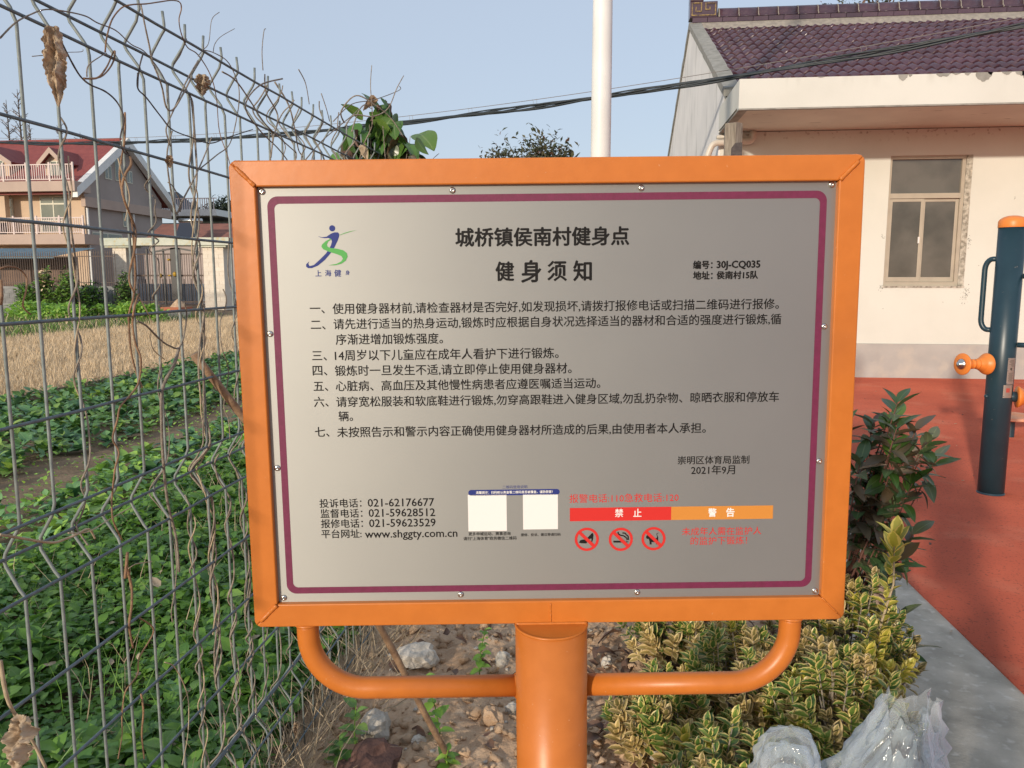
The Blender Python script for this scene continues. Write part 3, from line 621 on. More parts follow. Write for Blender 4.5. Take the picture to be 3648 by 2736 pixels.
for (s_, x0, x1, zc, bold, col) in TEXT:
    cu = bpy.data.curves.new('print', 'FONT'); cu.body = s_; cu.resolution_u = 2
    cu.offset = 0
    ob = bpy.data.objects.new('print', cu); COL.objects.link(ob); bpy.context.view_layer.update()
    me = bpy.data.meshes.new_from_object(ob.evaluated_get(bpy.context.evaluated_depsgraph_get()))
    xs = [v.co.x for v in me.vertices]; a, b_ = min(xs), max(xs); k = (x1 - x0) / (b_ - a)
    kz = k
    asc = any(ord(ch) > 0x2e80 for ch in s_); mid = .38 if asc else .36
    if s_ in ('编号：', '地址：', '四、'): kz = k
    yp = PR - (.0004 if col == 'w' else 0)
    b0 = {0: .013 if col == 'k' else 0, 1: .018, 2: .030, 3: .042}[bold]; k = k * (1 - 2 * b0 / (b_ - a)); co = np.array([(x0 + b0 * k + (v.co.x - a) * k, yp, zc + (v.co.y - mid) * kz) for v in me.vertices])
    fc = [tuple(q.vertices) for q in me.polygons]; mb = MB()
    for i, (ox, oz) in enumerate([(0, 0)] if not b0 else [(-1, 0), (1, 0), (0, .8), (0, -.8), (0, 0)]):   # heavy weights: the strokes are thickened
        mb.add([(p[0] + ox * b0 * k, p[1] - .00002 * i, p[2] + oz * b0 * k) for p in co], fc)
    bpy.data.objects.remove(ob); bpy.data.curves.remove(cu)
    mb.build('printed_text', TCOL[col], panel)
circ = lambda cx_, cz_, r, n=28: [(cx_ + r * cos(2*pi*i/n), cz_ + r * sin(2*pi*i/n)) for i in range(n)]
flatpoly([circ(-.3427, .2783, .0048)], 'printed_logo', M_navy, PR, panel)
flatpoly([[(-0.366, 0.2662), (-0.3597, 0.2645), (-0.3524, 0.2652), (-0.3449, 0.2701), (-0.3394, 0.272), (-0.3339, 0.2718), (-0.332, 0.2694), (-0.3322, 0.2655), (-0.335, 0.2584), (-0.3403, 0.2485), (-0.3439, 0.2427), (-0.3481, 0.2378), (-0.3567, 0.2284), (-0.368, 0.2198), (-0.3778, 0.216), (-0.3837, 0.216), (-0.3869, 0.2184), (-0.3867, 0.222), (-0.3814, 0.2269), (-0.3832, 0.2229), (-0.3813, 0.2193), (-0.3743, 0.221), (-0.3639, 0.2299), (-0.3544, 0.2388), (-0.3486, 0.2468), (-0.3456, 0.2522), (-0.344, 0.2576), (-0.3451, 0.2612), (-0.3497, 0.2632), (-0.3561, 0.2629), (-0.3624, 0.2642)]], 'printed_logo', M_navy, PR, panel)
flatpoly([[(-0.346, 0.2622), (-0.3536, 0.2586), (-0.3598, 0.2532), (-0.3612, 0.2497), (-0.3583, 0.2455), (-0.3488, 0.2414), (-0.3371, 0.2377), (-0.33, 0.2346), (-0.3276, 0.2304), (-0.3303, 0.2263), (-0.3378, 0.2224), (-0.3515, 0.2202), (-0.3406, 0.2201), (-0.3305, 0.2223), (-0.3233, 0.2271), (-0.32, 0.2334), (-0.321, 0.2393), (-0.3269, 0.2439), (-0.3368, 0.2464), (-0.3459, 0.2473), (-0.3512, 0.2496), (-0.3524, 0.2528), (-0.35, 0.2576), (-0.3447, 0.2612)], [(-0.3319, 0.2675), (-0.3231, 0.2711), (-0.3139, 0.2735), (-0.3039, 0.275), (-0.3139, 0.2726), (-0.3231, 0.2699), (-0.3318, 0.2671)]], 'printed_logo', M_greenp, PR - .0002, panel)
flatpoly([[(0.05, -0.2453), (0.0523, -0.2412), (0.057, -0.24), (0.0619, -0.2401), (0.0672, -0.2342), (0.0715, -0.2293), (0.0738, -0.229), (0.0745, -0.2334), (0.0738, -0.2406), (0.0716, -0.246), (0.0707, -0.2451), (0.0712, -0.2387), (0.0681, -0.2391), (0.0646, -0.2441), (0.0623, -0.247), (0.0541, -0.2467)]], 'printed_pictogram', M_black, PR, panel)
flatpoly([[(0.108, -0.2429), (0.1281, -0.2431), (0.1281, -0.2464), (0.108, -0.2461)], [(0.1295, -0.2432), (0.1306, -0.2432), (0.1306, -0.2464), (0.1295, -0.2464)], [(0.1318, -0.2432), (0.1329, -0.2432), (0.1329, -0.2465), (0.1318, -0.2465)]], 'printed_pictogram', M_black, PR, panel)
def ribbon(p, w, nm, m_, y):
    s = MB()
    for (a, b_) in zip(p, p[1:]):
        dx, dz = b_[0] - a[0], b_[1] - a[1]; l = sqrt(dx*dx + dz*dz); nx, nz = -dz / l * w, dx / l * w
        s.add([(a[0]+nx, y, a[1]+nz), (b_[0]+nx, y, b_[1]+nz), (b_[0]-nx, y, b_[1]-nz), (a[0]-nx, y, a[1]-nz)], [(0,1,2,3)])
    s.build(nm, m_, panel)
for p in ([(0.1158, -0.2276), (0.1161, -0.2307), (0.12, -0.2336), (0.1249, -0.2344), (0.1284, -0.2368), (0.1307, -0.2392), (0.1311, -0.2417)], [(0.1231, -0.2295), (0.128, -0.2301), (0.1293, -0.2326), (0.1326, -0.235), (0.1334, -0.2418)]): ribbon(p, .0011, 'printed_pictogram', M_black, PR)
flatpoly([[(0.1626, -0.2373), (0.1648, -0.2337), (0.1681, -0.2323), (0.1693, -0.2299), (0.1707, -0.2328), (0.173, -0.2356), (0.1748, -0.2387), (0.1801, -0.2397), (0.1818, -0.2375), (0.1806, -0.2339), (0.1803, -0.2315), (0.1835, -0.2299), (0.1837, -0.2308), (0.1816, -0.2319), (0.1818, -0.2344), (0.1834, -0.2375), (0.1835, -0.2439), (0.1832, -0.2502), (0.1797, -0.2502), (0.1802, -0.2466), (0.1749, -0.2461), (0.1723, -0.2461), (0.1725, -0.2503), (0.1692, -0.2502), (0.1688, -0.2446), (0.1675, -0.2404), (0.1643, -0.2404)]], 'printed_pictogram', M_black, PR, panel)
for cx_, cz_ in ((.0632, -.2397), (.1204, -.2405), (.1754, -.2401)):
    a, b_ = circ(cx_, cz_, .0203, 36), circ(cx_, cz_, .0160, 36)
    s = MB().add([(x, PR - .0004, z) for x, z in a + b_], [(i, (i+1) % 36, 36 + (i+1) % 36, 36 + i) for i in range(36)])
    q = .0115; w_ = .0019; s.add([(cx_-q-w_, PR-.0006, cz_+q-w_), (cx_-q+w_, PR-.0006, cz_+q+w_), (cx_+q+w_, PR-.0006, cz_-q+w_), (cx_+q-w_, PR-.0006, cz_-q-w_)], [(0,1,2,3)])
    s.build('printed_prohibition_ring', M_red, panel)
# post with D-shaped cap, curved handles
pr = .0608; px_ = .0022; zt = -h2 - .0005
pc = (px_, .002)
sp(MB().lathe([(pr, -1.22), (pr, zt - .0)], (pc[0], pc[1], 0), 48), 'post', M_orange, smooth=False).data.polygons.foreach_set('use_smooth', [True] * 48 + [False] * 2)
rim = [(pc[0] + (pr - .0005) * cos(a), pc[1] - (pr - .0005) * sin(a), zt - .0004) for a in np.linspace(0, pi, 26)]
sp(MB().tube(rim, .0022, 8), 'weld_bead', M_orange, smooth=True)
rr = random.Random(5)
sp(MB().tube([(pc[0] - pr + 2 * pr * i / 20, -.0008, zt + .0008) for i in range(21)], [.0026 * (1 + .2 * rr.uniform(-1, 1)) for _ in range(21)], 8), 'weld_bead', M_orange, smooth=True)
sp(MB().tube([(pc[0] - .001, -.0002, -h2 + t - .004 - i * .0024) for i in range(15)], [.0016 * (1 + .3 * rr.uniform(-1, 1)) for _ in range(15)], 8), 'weld_bead', M_orange, smooth=True)
sp(MB().box((pc[0] - .03, .012, -h2 - .02), (pc[0] + .03, D + .01, -h2 - .0008)), 'bracket', M_orange)
for sx in (-1, 1):
    P = [(sx * .4145, .02, -h2 - .0)]; r_ = .098; hz = -.5045
    P += [(sx * .4145, .02, hz + r_ + .015)]
    P += [(sx * (.4145 - r_ + r_ * cos(a)), .02, hz + r_ - r_ * sin(a)) for a in np.linspace(0, pi / 2, 14)]
    P += [(sx * (pr - .004), .02, hz)]
    sp(MB().tube(P, .0185, 24), 'handle_pipe', M_orange, smooth=True)
    ring = [(sx * .4145 + .019 * cos(a), .02 + .019 * sin(a), -h2 - .002) for a in np.linspace(0, 2 * pi, 20)]
    sp(MB().tube(ring, .003, 6), 'weld_bead', M_orange, smooth=True)
    ring = [(sx * (sqrt(pr * pr - (.0185 * sin(a)) ** 2)) + pc[0], .02 + .019 * sin(a), hz + .019 * cos(a)) for a in np.linspace(0, 2 * pi, 20)]
    sp(MB().tube(ring, .0028, 6), 'weld_bead', M_orange, smooth=True)
# ================================================ WIRE MESH FENCE
FX = -.855
fe = thing('wire_mesh_fence', 'galvanised welded wire mesh fence with bent folds and spiky top edge', 'fence', (FX, 1.5, 0))
FY0, DY, NV = 1.119 - 8 * .0813, .0813, 74
FY1 = FY0 + DY * (NV - 1)
prof = [(0, .02), (0, .205), (-.036, .258), (0, .311), (0, .925), (-.036, .981), (0, 1.037), (0, 1.788), (-.036, 1.839), (0, 1.890), (0, 1.925)]
def rounded(P, r=.012):
    Q = [Vector((p[0], 0, p[1])) for p in P]; out = [Q[0]]
    for a, p, b in zip(Q, Q[1:], Q[2:]):
        d1, d2 = (a - p).normalized() * r, (b - p).normalized() * r
        if abs(d1.normalized().dot(d2.normalized())) > .999: continue
        for t in (0, .5, 1): out.append((p + d1) * (1-t) ** 2 + p * 2*t*(1-t) + (p + d2) * t * t)
    return out + [Q[-1]]
vp = rounded(prof)
vw = [MB().tube([p + Vector((.0015 * rr.uniform(-1, 1), .002 * rr.uniform(-1, 1), 0)) for p in vp], .0027, 8).mesh('vertical_wire', M_wire, True) for rr in [random.Random(i) for i in range(4)]]
for k in range(NV):
    link(vw[k % 4], 'vertical_wire', fe, (FX, FY0 + k * DY, 0), (R.uniform(-.004, .004), 0, 0))
for z, dx in ((.06, 0), (.205, 0), (.258, -.036), (.311, 0), (.467, 0), (.619, 0), (.772, 0), (.925, 0), (.981, -.036), (1.037, 0), (1.187, 0), (1.338, 0), (1.488, 0), (1.637, 0), (1.788, 0), (1.839, -.036), (1.890, 0)):
    n = 40; rr = random.Random(int(z * 1000))
    P = [(FX + dx + .0045, FY0 - .03 + (FY1 - FY0 + .06) * i / n, z + .0012 * rr.uniform(-1, 1)) for i in range(n + 1)]
    MB().tube(P, .0028, 8).build('horizontal_wire', M_wireh, fe, smooth=True)
m = MB()
for y in (FY0 + 3.0, FY1 + .03):
    MB().box((FX + .008, y, -.1), (FX + .058, y + .05, 2.0)).build('fence_post', M_wire, fe, bevel=.004)

# ------------------------------------------------ dried climbing stems
def stem(pts, r, m_, label, n=6, nm='dried_vine', grp=None, taper=1.0, cat='vine', leafy=None):
    P = [Vector(p) for p in pts]; Q = []
    for i in range(len(P) - 1):      # catmull-rom
        a, b, c, d = P[max(i-1, 0)], P[i], P[i+1], P[min(i+2, len(P)-1)]
        for t in np.linspace(0, 1, 7)[:-1]:
            Q.append(.5 * ((2*b) + (c-a)*t + (2*a-5*b+4*c-d)*t*t + (3*b-a-3*c+d)*t**3))
    Q.append(P[-1]); k = len(Q)
    rad = [r * (1 - (1 - taper) * i / k) * (1 + .18 * noise.noise(Vector((i * .8, r * 900, 0)))) for i in range(k)]
    o = MB().tube(Q, rad, n).build(nm, m_, smooth=True)
    tag(o, label, cat, grp); return o
_seen = {}
ORD = ['first', 'second', 'third', 'fourth', 'fifth', 'sixth', 'seventh', 'eighth', 'ninth', 'tenth', 'eleventh', 'twelfth', 'thirteenth', 'fourteenth', 'fifteenth', 'sixteenth', 'seventeenth', 'eighteenth', 'nineteenth', 'twentieth', 'twenty-first', 'twenty-second']
def vlab(k, z0, z1, m_):
    col = {M_vine1: 'grey-brown', M_vine2: 'rusty brown', M_vine3: 'pale straw-coloured'}[m_]; part = 'low part' if z1 < 1.15 else ('top' if z0 > 1.35 else ('whole height' if z1 - z0 > 1 else 'middle part'))
    s_ = f'{col} dry stem on the {part} of the {ORD[max(0, k - 8)]} upright wire from left'
    n_ = _seen[s_] = _seen.get(s_, 0) + 1
    return s_ if n_ == 1 else s_.replace('dry stem', 'thinner dry stem' if n_ == 2 else 'looser dry stem')
def helix(k, z0, z1, turns, r, m_, ph=0, rad=.0055, wob=.004, label=None, grp='dry vine stems twisted round the fence wires', flip=1):
    turns *= .62; y = FY0 + k * DY; n = int(turns * 10); P = []
    for i in range(n + 1):
        t = i / n; z = z0 + (z1 - z0) * t; a = ph + flip * turns * 2 * pi * (t + .16 * noise.noise(Vector((t * 4, ph, k * 3)))); q = rad + wob * (.5 + .5 * noise.noise(Vector((t * 9, ph, k))))
        # follow the wire where it bends at the folds
        dx = 0
        for zc in (.258, .981, 1.839): dx = min(dx, -.036 * max(0, 1 - abs(z - zc) / .054))
        P.append((FX + dx + q * cos(a) * 1.1, y + q * sin(a) + .004 * noise.noise(Vector((t * 5, 2, ph))), z))
    return stem(P, r * .72, m_, label or vlab(k, z0, z1, m_), grp=grp)
hx = R.Random if False else random.Random(21)
base = dict(rad=.0056, wob=.004)
for (k, z0, z1, tn, r, mm_, ph) in [(9, .95, 1.66, 7, .0022, M_vine1, 0), (9, 1.2, 1.6, 3, .0017, M_vine3, 2), (11, 1.2, 1.7, 3, .0026, M_vine2, 1), (12, 1.35, 1.6, 6, .0019, M_vine1, 1), (12, .7, 1.3, 4, .0018, M_vine1, 3),
        (14, .35, 1.78, 10, .0030, M_vine1, 0), (14, .4, 1.9, 8, .0026, M_vine1, 2), (14, .6, 1.6, 9, .0022, M_vine3, 4), (14, .2, 1.1, 7, .0028, M_vine1, 1),
        (16, .5, 1.5, 9, .0021, M_vine1, 1), (17, .9, 1.5, 6, .0020, M_vine1, 1), (18, .8, 1.35, 5, .002, M_vine1, 2), (13, .25, .95, 9, .0024, M_vine1, 2), (13, .3, .9, 6, .002, M_vine3, 3),
        (15, .05, 1.0, 12, .0028, M_vine1, 4), (15, .1, .9, 10, .0022, M_vine1, 2), (16, .05, .95, 11, .003, M_vine1, 0), (16, .05, .8, 9, .0024, M_vine1, 3), (17, .05, .9, 10, .0024, M_vine1, 5),
        (18, .02, .8, 9, .0024, M_vine1, 2), (19, .02, .7, 8, .0024, M_vine1, 1), (21, .02, .8, 8, .0022, M_vine1, 1), (23, .02, .7, 8, .0022, M_vine1, 1), (25, .02, .7, 6, .0022, M_vine1, 1),
        (20, 1.6, 1.92, 3, .002, M_vine1, 1), (22, 1.5, 1.9, 4, .0025, M_vine1, 1), (24, 1.5, 1.95, 4, .0025, M_vine1, 1), (26, 1.5, 1.95, 4, .0025, M_vine1, 2), (28, 1.5, 1.9, 3, .0025, M_vine1, 1), (19, 1.45, 1.9, 4, .0025, M_vine1, 2),
        (21, 1.55, 1.9, 4, .0025, M_vine1, 3), (23, 1.55, 1.9, 3, .0025, M_vine1, 3)]:
    helix(k, z0, z1, tn, r, mm_, ph, **base)
def draw(pts, r, m_, label, off=.01, **k):
    """stem whose course was surveyed in the photograph; hangs in or just in front of the fence plane"""
    P = []
    for i, p in enumerate(pts):
        P.append(survey(p[0], p[1], FX + (p[2] if len(p) > 2 else off + .004 * sin(i * 1.9))))
    return stem(P, r * (.70 if r < .009 else 1), m_, label, **k)
A = lambda x, y: (x / 1.843 / 1.649, y / 1.843 / 1.649)          # crop of the top left corner
B = lambda x, y: (x / 1.843 / 1.649, 545.8 + y / 1.843 / 1.649)  # crop of the middle left
Cc = lambda x, y: (x / 1.772 / 1.649, 1091.6 + y / 1.772 / 1.649) # crop of the lower left
dr = [
 ([A(0,250), A(100,150), A(200,95), A(300,62), A(430,75), A(560,105), A(640,150), A(760,200), A(860,290), A(960,350), A(1080,520), A(1100,680)], .0018, M_vine1, 'grey dry stem arching along the top of the fence'),
 ([A(210,370), A(260,365), A(300,362), A(400,345), A(530,340), A(545,325)], .0010, M_vine1, 'hair-thin curly tendril beside the big withered leaf'),
 ([A(385,235), A(430,330), A(500,460), A(545,520), A(600,560), A(690,600), A(760,660), A(805,740), A(815,800), A(795,870), A(790,930), A(815,1000), A(850,1020)], .0022, M_vined, 'dark stem dropping from the big withered leaf and winding down a wire'),
 ([A(550,515), A(640,510), A(700,440), A(740,350), A(755,340), A(745,400), A(710,460), A(660,505), A(590,515)], .0024, M_vine2, 'brown looped stem tied round the third upright wire'),
 ([A(570,505), A(580,430), A(660,370), A(700,350)], .0016, M_vine1, 'short grey twig rising from the brown stem loop'),
 ([A(690,345), A(700,250), A(735,130), A(800,50), A(870,30), A(960,25), A(1050,12), A(1130,2), A(1180,15), A(1190,60), A(1175,130), A(1190,220), A(1230,310), A(1300,360), A(1380,490), A(1420,640), A(1440,860), A(1490,1010), A(1510,1080)], .0020, M_vine2, 'long brown stem arching over the fence top and falling to the sign'),
 ([A(1300,370), A(1330,330), A(1370,280), A(1390,130), A(1440,80)], .0013, M_vine1, 'thin twig pointing up against the sky near the small withered leaf'),
 ([A(1400,340), A(1410,290), A(1450,240), A(1540,188)], .0012, M_vine1, 'forked thin twig above the fence top'),
 ([A(1300,400), A(1220,540), A(1150,700), A(1110,790), A(1090,860), A(1120,960)], .0026, M_vine1, 'grey forked stem left of the small withered leaf'),
 ([A(1260,500), A(1200,620), A(1135,720), A(1090,700), A(1060,560), A(1000,400), A(980,300), A(950,160), A(925,30)], .0028, M_vine1, 'grey stem crossing behind the fold below the fence top'),
 ([A(905,480), A(905,580), A(960,640), A(1060,770), A(1130,850), A(1250,900), A(1380,940), A(1500,900), A(1659,850)], .0022, M_vined, 'dark wiry stem sloping down across the fence to the right'),
 ([A(940,350), A(920,420), A(908,500), A(905,580)], .0020, M_vined, 'short dark wiry stem hanging below the top fold'),
 ([A(1190,1330), A(1270,1180), A(1330,1050), A(1390,900)], .0026, M_vine1, 'straight grey twig leaning right above the corner of the sign'),
 ([A(1190,1330), A(1140,1230), A(1100,1195)], .0018, M_vine1, 'broken twig end with side thorns'),
 ([A(1310,1110), A(1420,1020), A(1510,940), A(1560,740), A(1570,600), A(1545,500), A(1490,400), A(1400,345), A(1340,330)], .0020, M_vine1, 'pale thin stem running up beside the corner of the sign'),
 ([A(1180,1390), A(1190,1330), A(1160,1400), A(1130,1300), A(1100,1100), A(1100,980), A(1130,860)], .0026, M_vine1, 'grey stem plaited along the sixth upright wire'),
 ([A(855,1025), A(860,1080), A(820,1150), A(800,1230), A(815,1310), A(850,1400), A(885,1490), A(890,1560), A(880,1659), B(855,100), B(850,190), B(880,260)], .0034, M_vine2, 'thick rusty brown stem snaking down beside the third wire'),
 ([A(775,1040), A(800,1130), A(830,1200), A(850,1310), A(820,1450)], .0018, M_vine3, 'pale thin stem beside the rusty brown stem'),
 ([B(910,270), B(880,370), B(870,470), B(890,600), B(925,700), B(910,850), B(860,930), B(790,1010), B(770,1100), B(740,1220), B(780,1310), B(755,1420), B(735,1600), Cc(705,0), Cc(715,100), Cc(770,220)], .0028, M_vine2, 'long rusty stem winding down from the gate to the lower fold'),
 ([B(910,290), B(960,380), B(990,450), B(985,560), B(1010,640), B(1080,700)], .0018, M_vine3, 'pale hanging stem in front of the stubble field'),
 ([B(900,450), B(960,480), B(1050,570), B(1110,610), B(1175,625), B(1210,530), B(1225,400), B(1210,330)], .0028, M_vine1, 'grey branching stem in front of the stubble field'),
 ([B(1175,625), B(1140,740), B(1090,830), B(1060,930), B(1060,1100), B(1070,1350), B(1100,1640), Cc(1110,200), Cc(1130,420)], .0050, M_vine1, 'thick grey stem running down the fifth wire past the lower fold'),
 ([B(0,105), B(60,90), B(130,110), B(175,170), B(170,250), B(150,350), B(200,405)], .0022, M_vine2, 'brown stem bending over like a hook at the left edge'),
 ([B(0,340), B(10,280), B(5,180)], .0040, M_vine2, 'short thick reddish stem at the left edge'),
 ([B(1465,240), B(1485,300), B(1475,380), B(1445,460), B(1455,620), B(1500,780), B(1470,1000), B(1500,1100), B(1510,1230)], .0022, M_vine1, 'grey stem winding down next to the sign frame'),
 ([Cc(0,185), Cc(120,205), Cc(320,235), Cc(420,210), Cc(490,180), Cc(560,150), Cc(600,210)], .0032, M_vine3, 'straw-coloured withered stem lying across the lower fold'),
 ([Cc(430,175), Cc(560,165), Cc(680,95), Cc(830,10)], .0016, M_vine3, 'thin straw-coloured stem lying across the lower fold'),
 ([Cc(790,460), Cc(805,300), Cc(800,380), Cc(830,520), Cc(830,640), Cc(815,760), Cc(840,900)], .0038, M_vine2, 'rusty stem clinging to the third wire below the lower fold'),
 ([Cc(880,710), Cc(970,790), Cc(880,960), Cc(870,1060), Cc(840,1110), Cc(790,1180), Cc(770,1320), Cc(770,1450), Cc(745,1600)], .0022, M_vine2, 'kinked orange brown stem hanging from a horizontal wire'),
 ([Cc(890,1190), Cc(905,1300), Cc(895,1450), Cc(910,1600)], .0028, M_vine2, 'rusty stem at the foot of the fence'),
 ([Cc(0,980), Cc(40,1200), Cc(100,1330), Cc(200,1480), Cc(290,1659)], .0042, M_vine3, 'thick straw stalk slanting down behind the bottom left withered leaf'),
 ([Cc(1040,990), Cc(1100,1020), Cc(1160,1130), Cc(1190,1250), Cc(1185,1450), Cc(1150,1640)], .0018, M_vine3, 'pale bending stem near the bottom of the fence'),
 ([Cc(1590,840), Cc(1540,1010), Cc(1480,1170), Cc(1400,1390), Cc(1360,1450)], .0018, M_vine3, 'pale straight dry stem slanting across the wires left of the sign post'),
 ([Cc(810,400), Cc(860,370), Cc(960,355)], .0016, M_vine3, 'short straw-coloured side twig'),
 ([(568,152), (566,110), (570,68), (574,62)], .0018, M_vine1, 'tall thin stem standing above the fence top against the sky'),
 ([(720,262), (760,225), (810,215), (862,195), (863,186)], .0026, M_vine1, 'bare stem reaching out over the climbing plant'),
 ([(645,150), (660,180), (668,225)], .0024, M_vine1, 'dark bare shoot above the receding fence'),
 ([(694,202), (705,235), (712,262)], .0024, M_vine1, 'short bare shoot left of the climbing plant'),
 ([(610,170), (560,185), (530,230), (560,280), (600,320), (620,345)], .0030, M_vine1, 'tangled stem in the receding fence mesh'),
 ([(480,155), (510,175), (545,225), (575,270), (640,330)], .0028, M_vine1, 'stem sagging through the receding fence mesh'),
 ([(660,345), (700,300), (760,250), (775,235)], .0028, M_vine1, 'stem rising to the climbing plant'),
 ([(585,340), (590,300), (600,250), (575,200), (572,160)], .0032, M_vine1, 'twisted stem cluster at the fence top'),
]
for P_, r_, m_, lab in dr: draw(P_, r_, m_, lab, taper=.75)
rr = random.Random(11)
for i in range(26):     # short tangled ends in the receding part of the fence
    y0 = rr.uniform(2.0, 4.6); z0 = rr.uniform(1.45, 1.95); P = [Vector((FX + rr.uniform(-.03, .03), y0, z0))]
    d = Vector((0, rr.uniform(-1, 1), rr.uniform(-.8, .8)))
    for k in range(5): d += Vector((rr.uniform(-.4, .4), rr.uniform(-.7, .7), rr.uniform(-.7, .7))); P.append(P[-1] + d.normalized() * .07)
    stem(P, .0026, M_vine1, 'loose tangled dry stem in the far part of the fence', grp='tangled dry stems in the far part of the fence', taper=.5)

# ------------------------------------------------ withered leaves on the fence
def withered(name, label, c, L, W, seed, m_=None, rz=0, tilt=0, thick=.42):
    rr = random.Random(seed); nu, nv = 30, 60; v = []; uv = []
    for j in range(nv + 1):
        t = j / nv; w = W * .5 * (sin(pi * (t * .93 + .07) ** .75) ** .7) * (1 + .30 * noise.noise(Vector((t * 7, seed, 0))) + .16 * noise.noise(Vector((t * 31, seed, 5))))
        for i in range(nu + 1):
            s = i / nu * 2 - 1; p = Vector((s * 2.2, t * 6, seed))
            x = s * w * (1 + .18 * noise.noise(Vector((t * 14, s * 2, seed + 3)))) + .12 * W * noise.noise(Vector((t * 3, 9, seed)))
            y = thick * W * (1.1 * noise.noise(p) + .5 * noise.noise(p * 2.5) + .45 * cos(s * 5 + t * 3) + .55 * abs(noise.noise(p * 3.3)) + .22 * noise.noise(p * 8)) * sin(pi * min(1, t * .9 + .1))
            v.append((x, y, -t * L)); uv.append((i / nu, t))
    f = [(j*(nu+1)+i, j*(nu+1)+i+1, (j+1)*(nu+1)+i+1, (j+1)*(nu+1)+i) for j in range(nv) for i in range(nu)]
    o = link(np_mesh(name, np.array(v), np.array(f), m_ or M_deadleaf, np.array(uv)), name, None, c, (tilt, 0, rz)); tag(o, label, 'withered leaf'); return o
p = survey(112, 56, FX + .03); withered('withered_leaf', 'large crumpled tan leaf hanging from the fence top at the left', p, .118, .030, 3, rz=.3, tilt=.02)
p = survey(436, 160, FX + .03); withered('withered_leaf', 'small crumpled brown leaf hanging in front of the second fold wire', p, .044, .030, 8, rz=.4)
p = survey(48, 1545, FX + .03); withered('withered_leaf', 'pale crumpled leaf at the bottom left corner of the fence', p, .085, .040, 15, M_deadleaf, rz=-.2, tilt=-.25)
p = survey(365, 335, FX + .02); withered('withered_leaf', 'tiny dark shrivelled leaf on the sixth wire above the horizontal wire', p, .025, .014, 22, M_deadleaf)
p = survey(640, 1560, FX + .02); withered('withered_leaf', 'small dark dead leaf hooked on a sloping wire near the fence foot', p, .05, .02, 25, M_deadleaf, rz=.6)

# ================================================ CLIMBING PLANT ON THE FENCE TOP
cl = thing('climbing_plant', 'leafy green and brown climbing plant heaped on the fence top behind the sign', 'plant', (-.86, 3.15, 0))
LV = dict(a=[leaf_mesh('leaf', m_, .095, .062, 6, 9, curl=.3, fold=.2, shape=.8, wav=.02, seed=i) for i, m_ in enumerate((M_pho2, M_pho2, M_weed2, M_pho))],
          d=[leaf_mesh('leaf', m_, .080, .055, 6, 6, curl=.5, fold=.5, shape=.7, wav=.14, seed=9 + i) for i, m_ in enumerate((M_pho3, M_litter, M_deadleaf))])
rr = random.Random(4)
for i in range(420):
    if i < 300:
        u = rr.uniform(-1, 1); q = Vector((-.87 + .15 * u, rr.gauss(3.15, .07), 1.84 + rr.random() * (.27 * (1 - abs(u)) + .03)))
    else: q = Vector((rr.gauss(-.88, .10), rr.uniform(2.7, 3.8), rr.uniform(1.55, 1.90)))
    ms = LV['a'] if rr.random() < (.72 if q.z > 1.8 else .5) else LV['d']
    link(rr.choice(ms), 'leaf', cl, q, (rr.uniform(-1.6, -.3), rr.uniform(-.7, .7), rr.uniform(0, 2*pi)), rr.uniform(.7, 1.15))
for (x, y, z, e, s_) in ((-.70, 3.08, 1.97, (-.3, .3, 3.6), 1.6), (-.87, 3.1, 2.06, (1.1, 0, 1.2), 1.1), (-.93, 3.1, 2.03, (.9, .3, 2.2), 1.0), (-.80, 3.1, 2.02, (-.5, .2, 3.2), 1.2), (-.79, 3.12, 1.96, (-.8, .2, 2.9), 1.2), (-1.0, 3.1, 1.96, (1.0, .2, .9), .9)):
    link(LV['a'][rr.randrange(3)], 'leaf', cl, (x, y, z), e, s_)
m = MB()
for i in range(14):
    a = Vector((-.86, 3.15 + rr.uniform(-.2, .2), 1.0)); b = Vector((-.86 + rr.uniform(-.15, .15), 3.15 + rr.uniform(-.3, .3), rr.uniform(1.8, 2.02)))
    m.tube([a, a.lerp(b, .5) + Vector((rr.uniform(-.04, .04), 0, 0)), b], [.004, .003, .0015], 5)
m.build('stem', M_vine1, cl)

# ================================================ BAMBOO STICK, WEED PLANTS, STONES IN THE BED
stem([(-.395, 2.10, -.03), (-.46, 2.04, .15), (-.56, 1.95, .45), (-.70, 1.80, .85), (-.88, 1.62, 1.24)], .0095, mat('brown_bamboo', (.34, .22, .13), (.20, .12, .07), 25, rough=.7, bump=.4), 'brown dry stick leaning from the bare soil against the fence', n=10, nm='leaning_stick', cat='stick')
def rock(name, label, c, s, seed, m_, grp=None, cat='stone'):
    rr = random.Random(seed); import bmesh
    bm = bmesh.new(); bmesh.ops.create_icosphere(bm, subdivisions=3, radius=1); off = Vector((rr.uniform(0, 50),) * 3)
    for v in bm.verts:
        d = noise.voronoi(v.co * 1.1 + off)[0]; k = 1 + .30 * noise.noise(v.co * 1.3 + off) - .22 * (1 - min(1, (d[1] - d[0]) * 2.5)) + .06 * noise.noise(v.co * 5 + off)
        v.co = v.co * k
    for v in bm.verts: v.co = Vector((v.co.x * s[0], v.co.y * s[1], v.co.z * s[2]))
    me = bpy.data.meshes.new(name); bm.to_mesh(me); bm.free(); me.materials.append(m_)
    o = link(me, name, None, c, (rr.uniform(-.4, .4), rr.uniform(-.4, .4), rr.uniform(0, 6)));
    if label: tag(o, label, cat, grp)
    return o
G = lambda x, y, z=0.0: (lambda r: Vector((r.x, r.y, z)))((lambda d: Vector((d.x * (z - CAM_H) / d.z, d.y * (z - CAM_H) / d.z, z)))(_fw + _rt * ((x - _CX) / _F) - _up * ((y - _CY) / _F)))
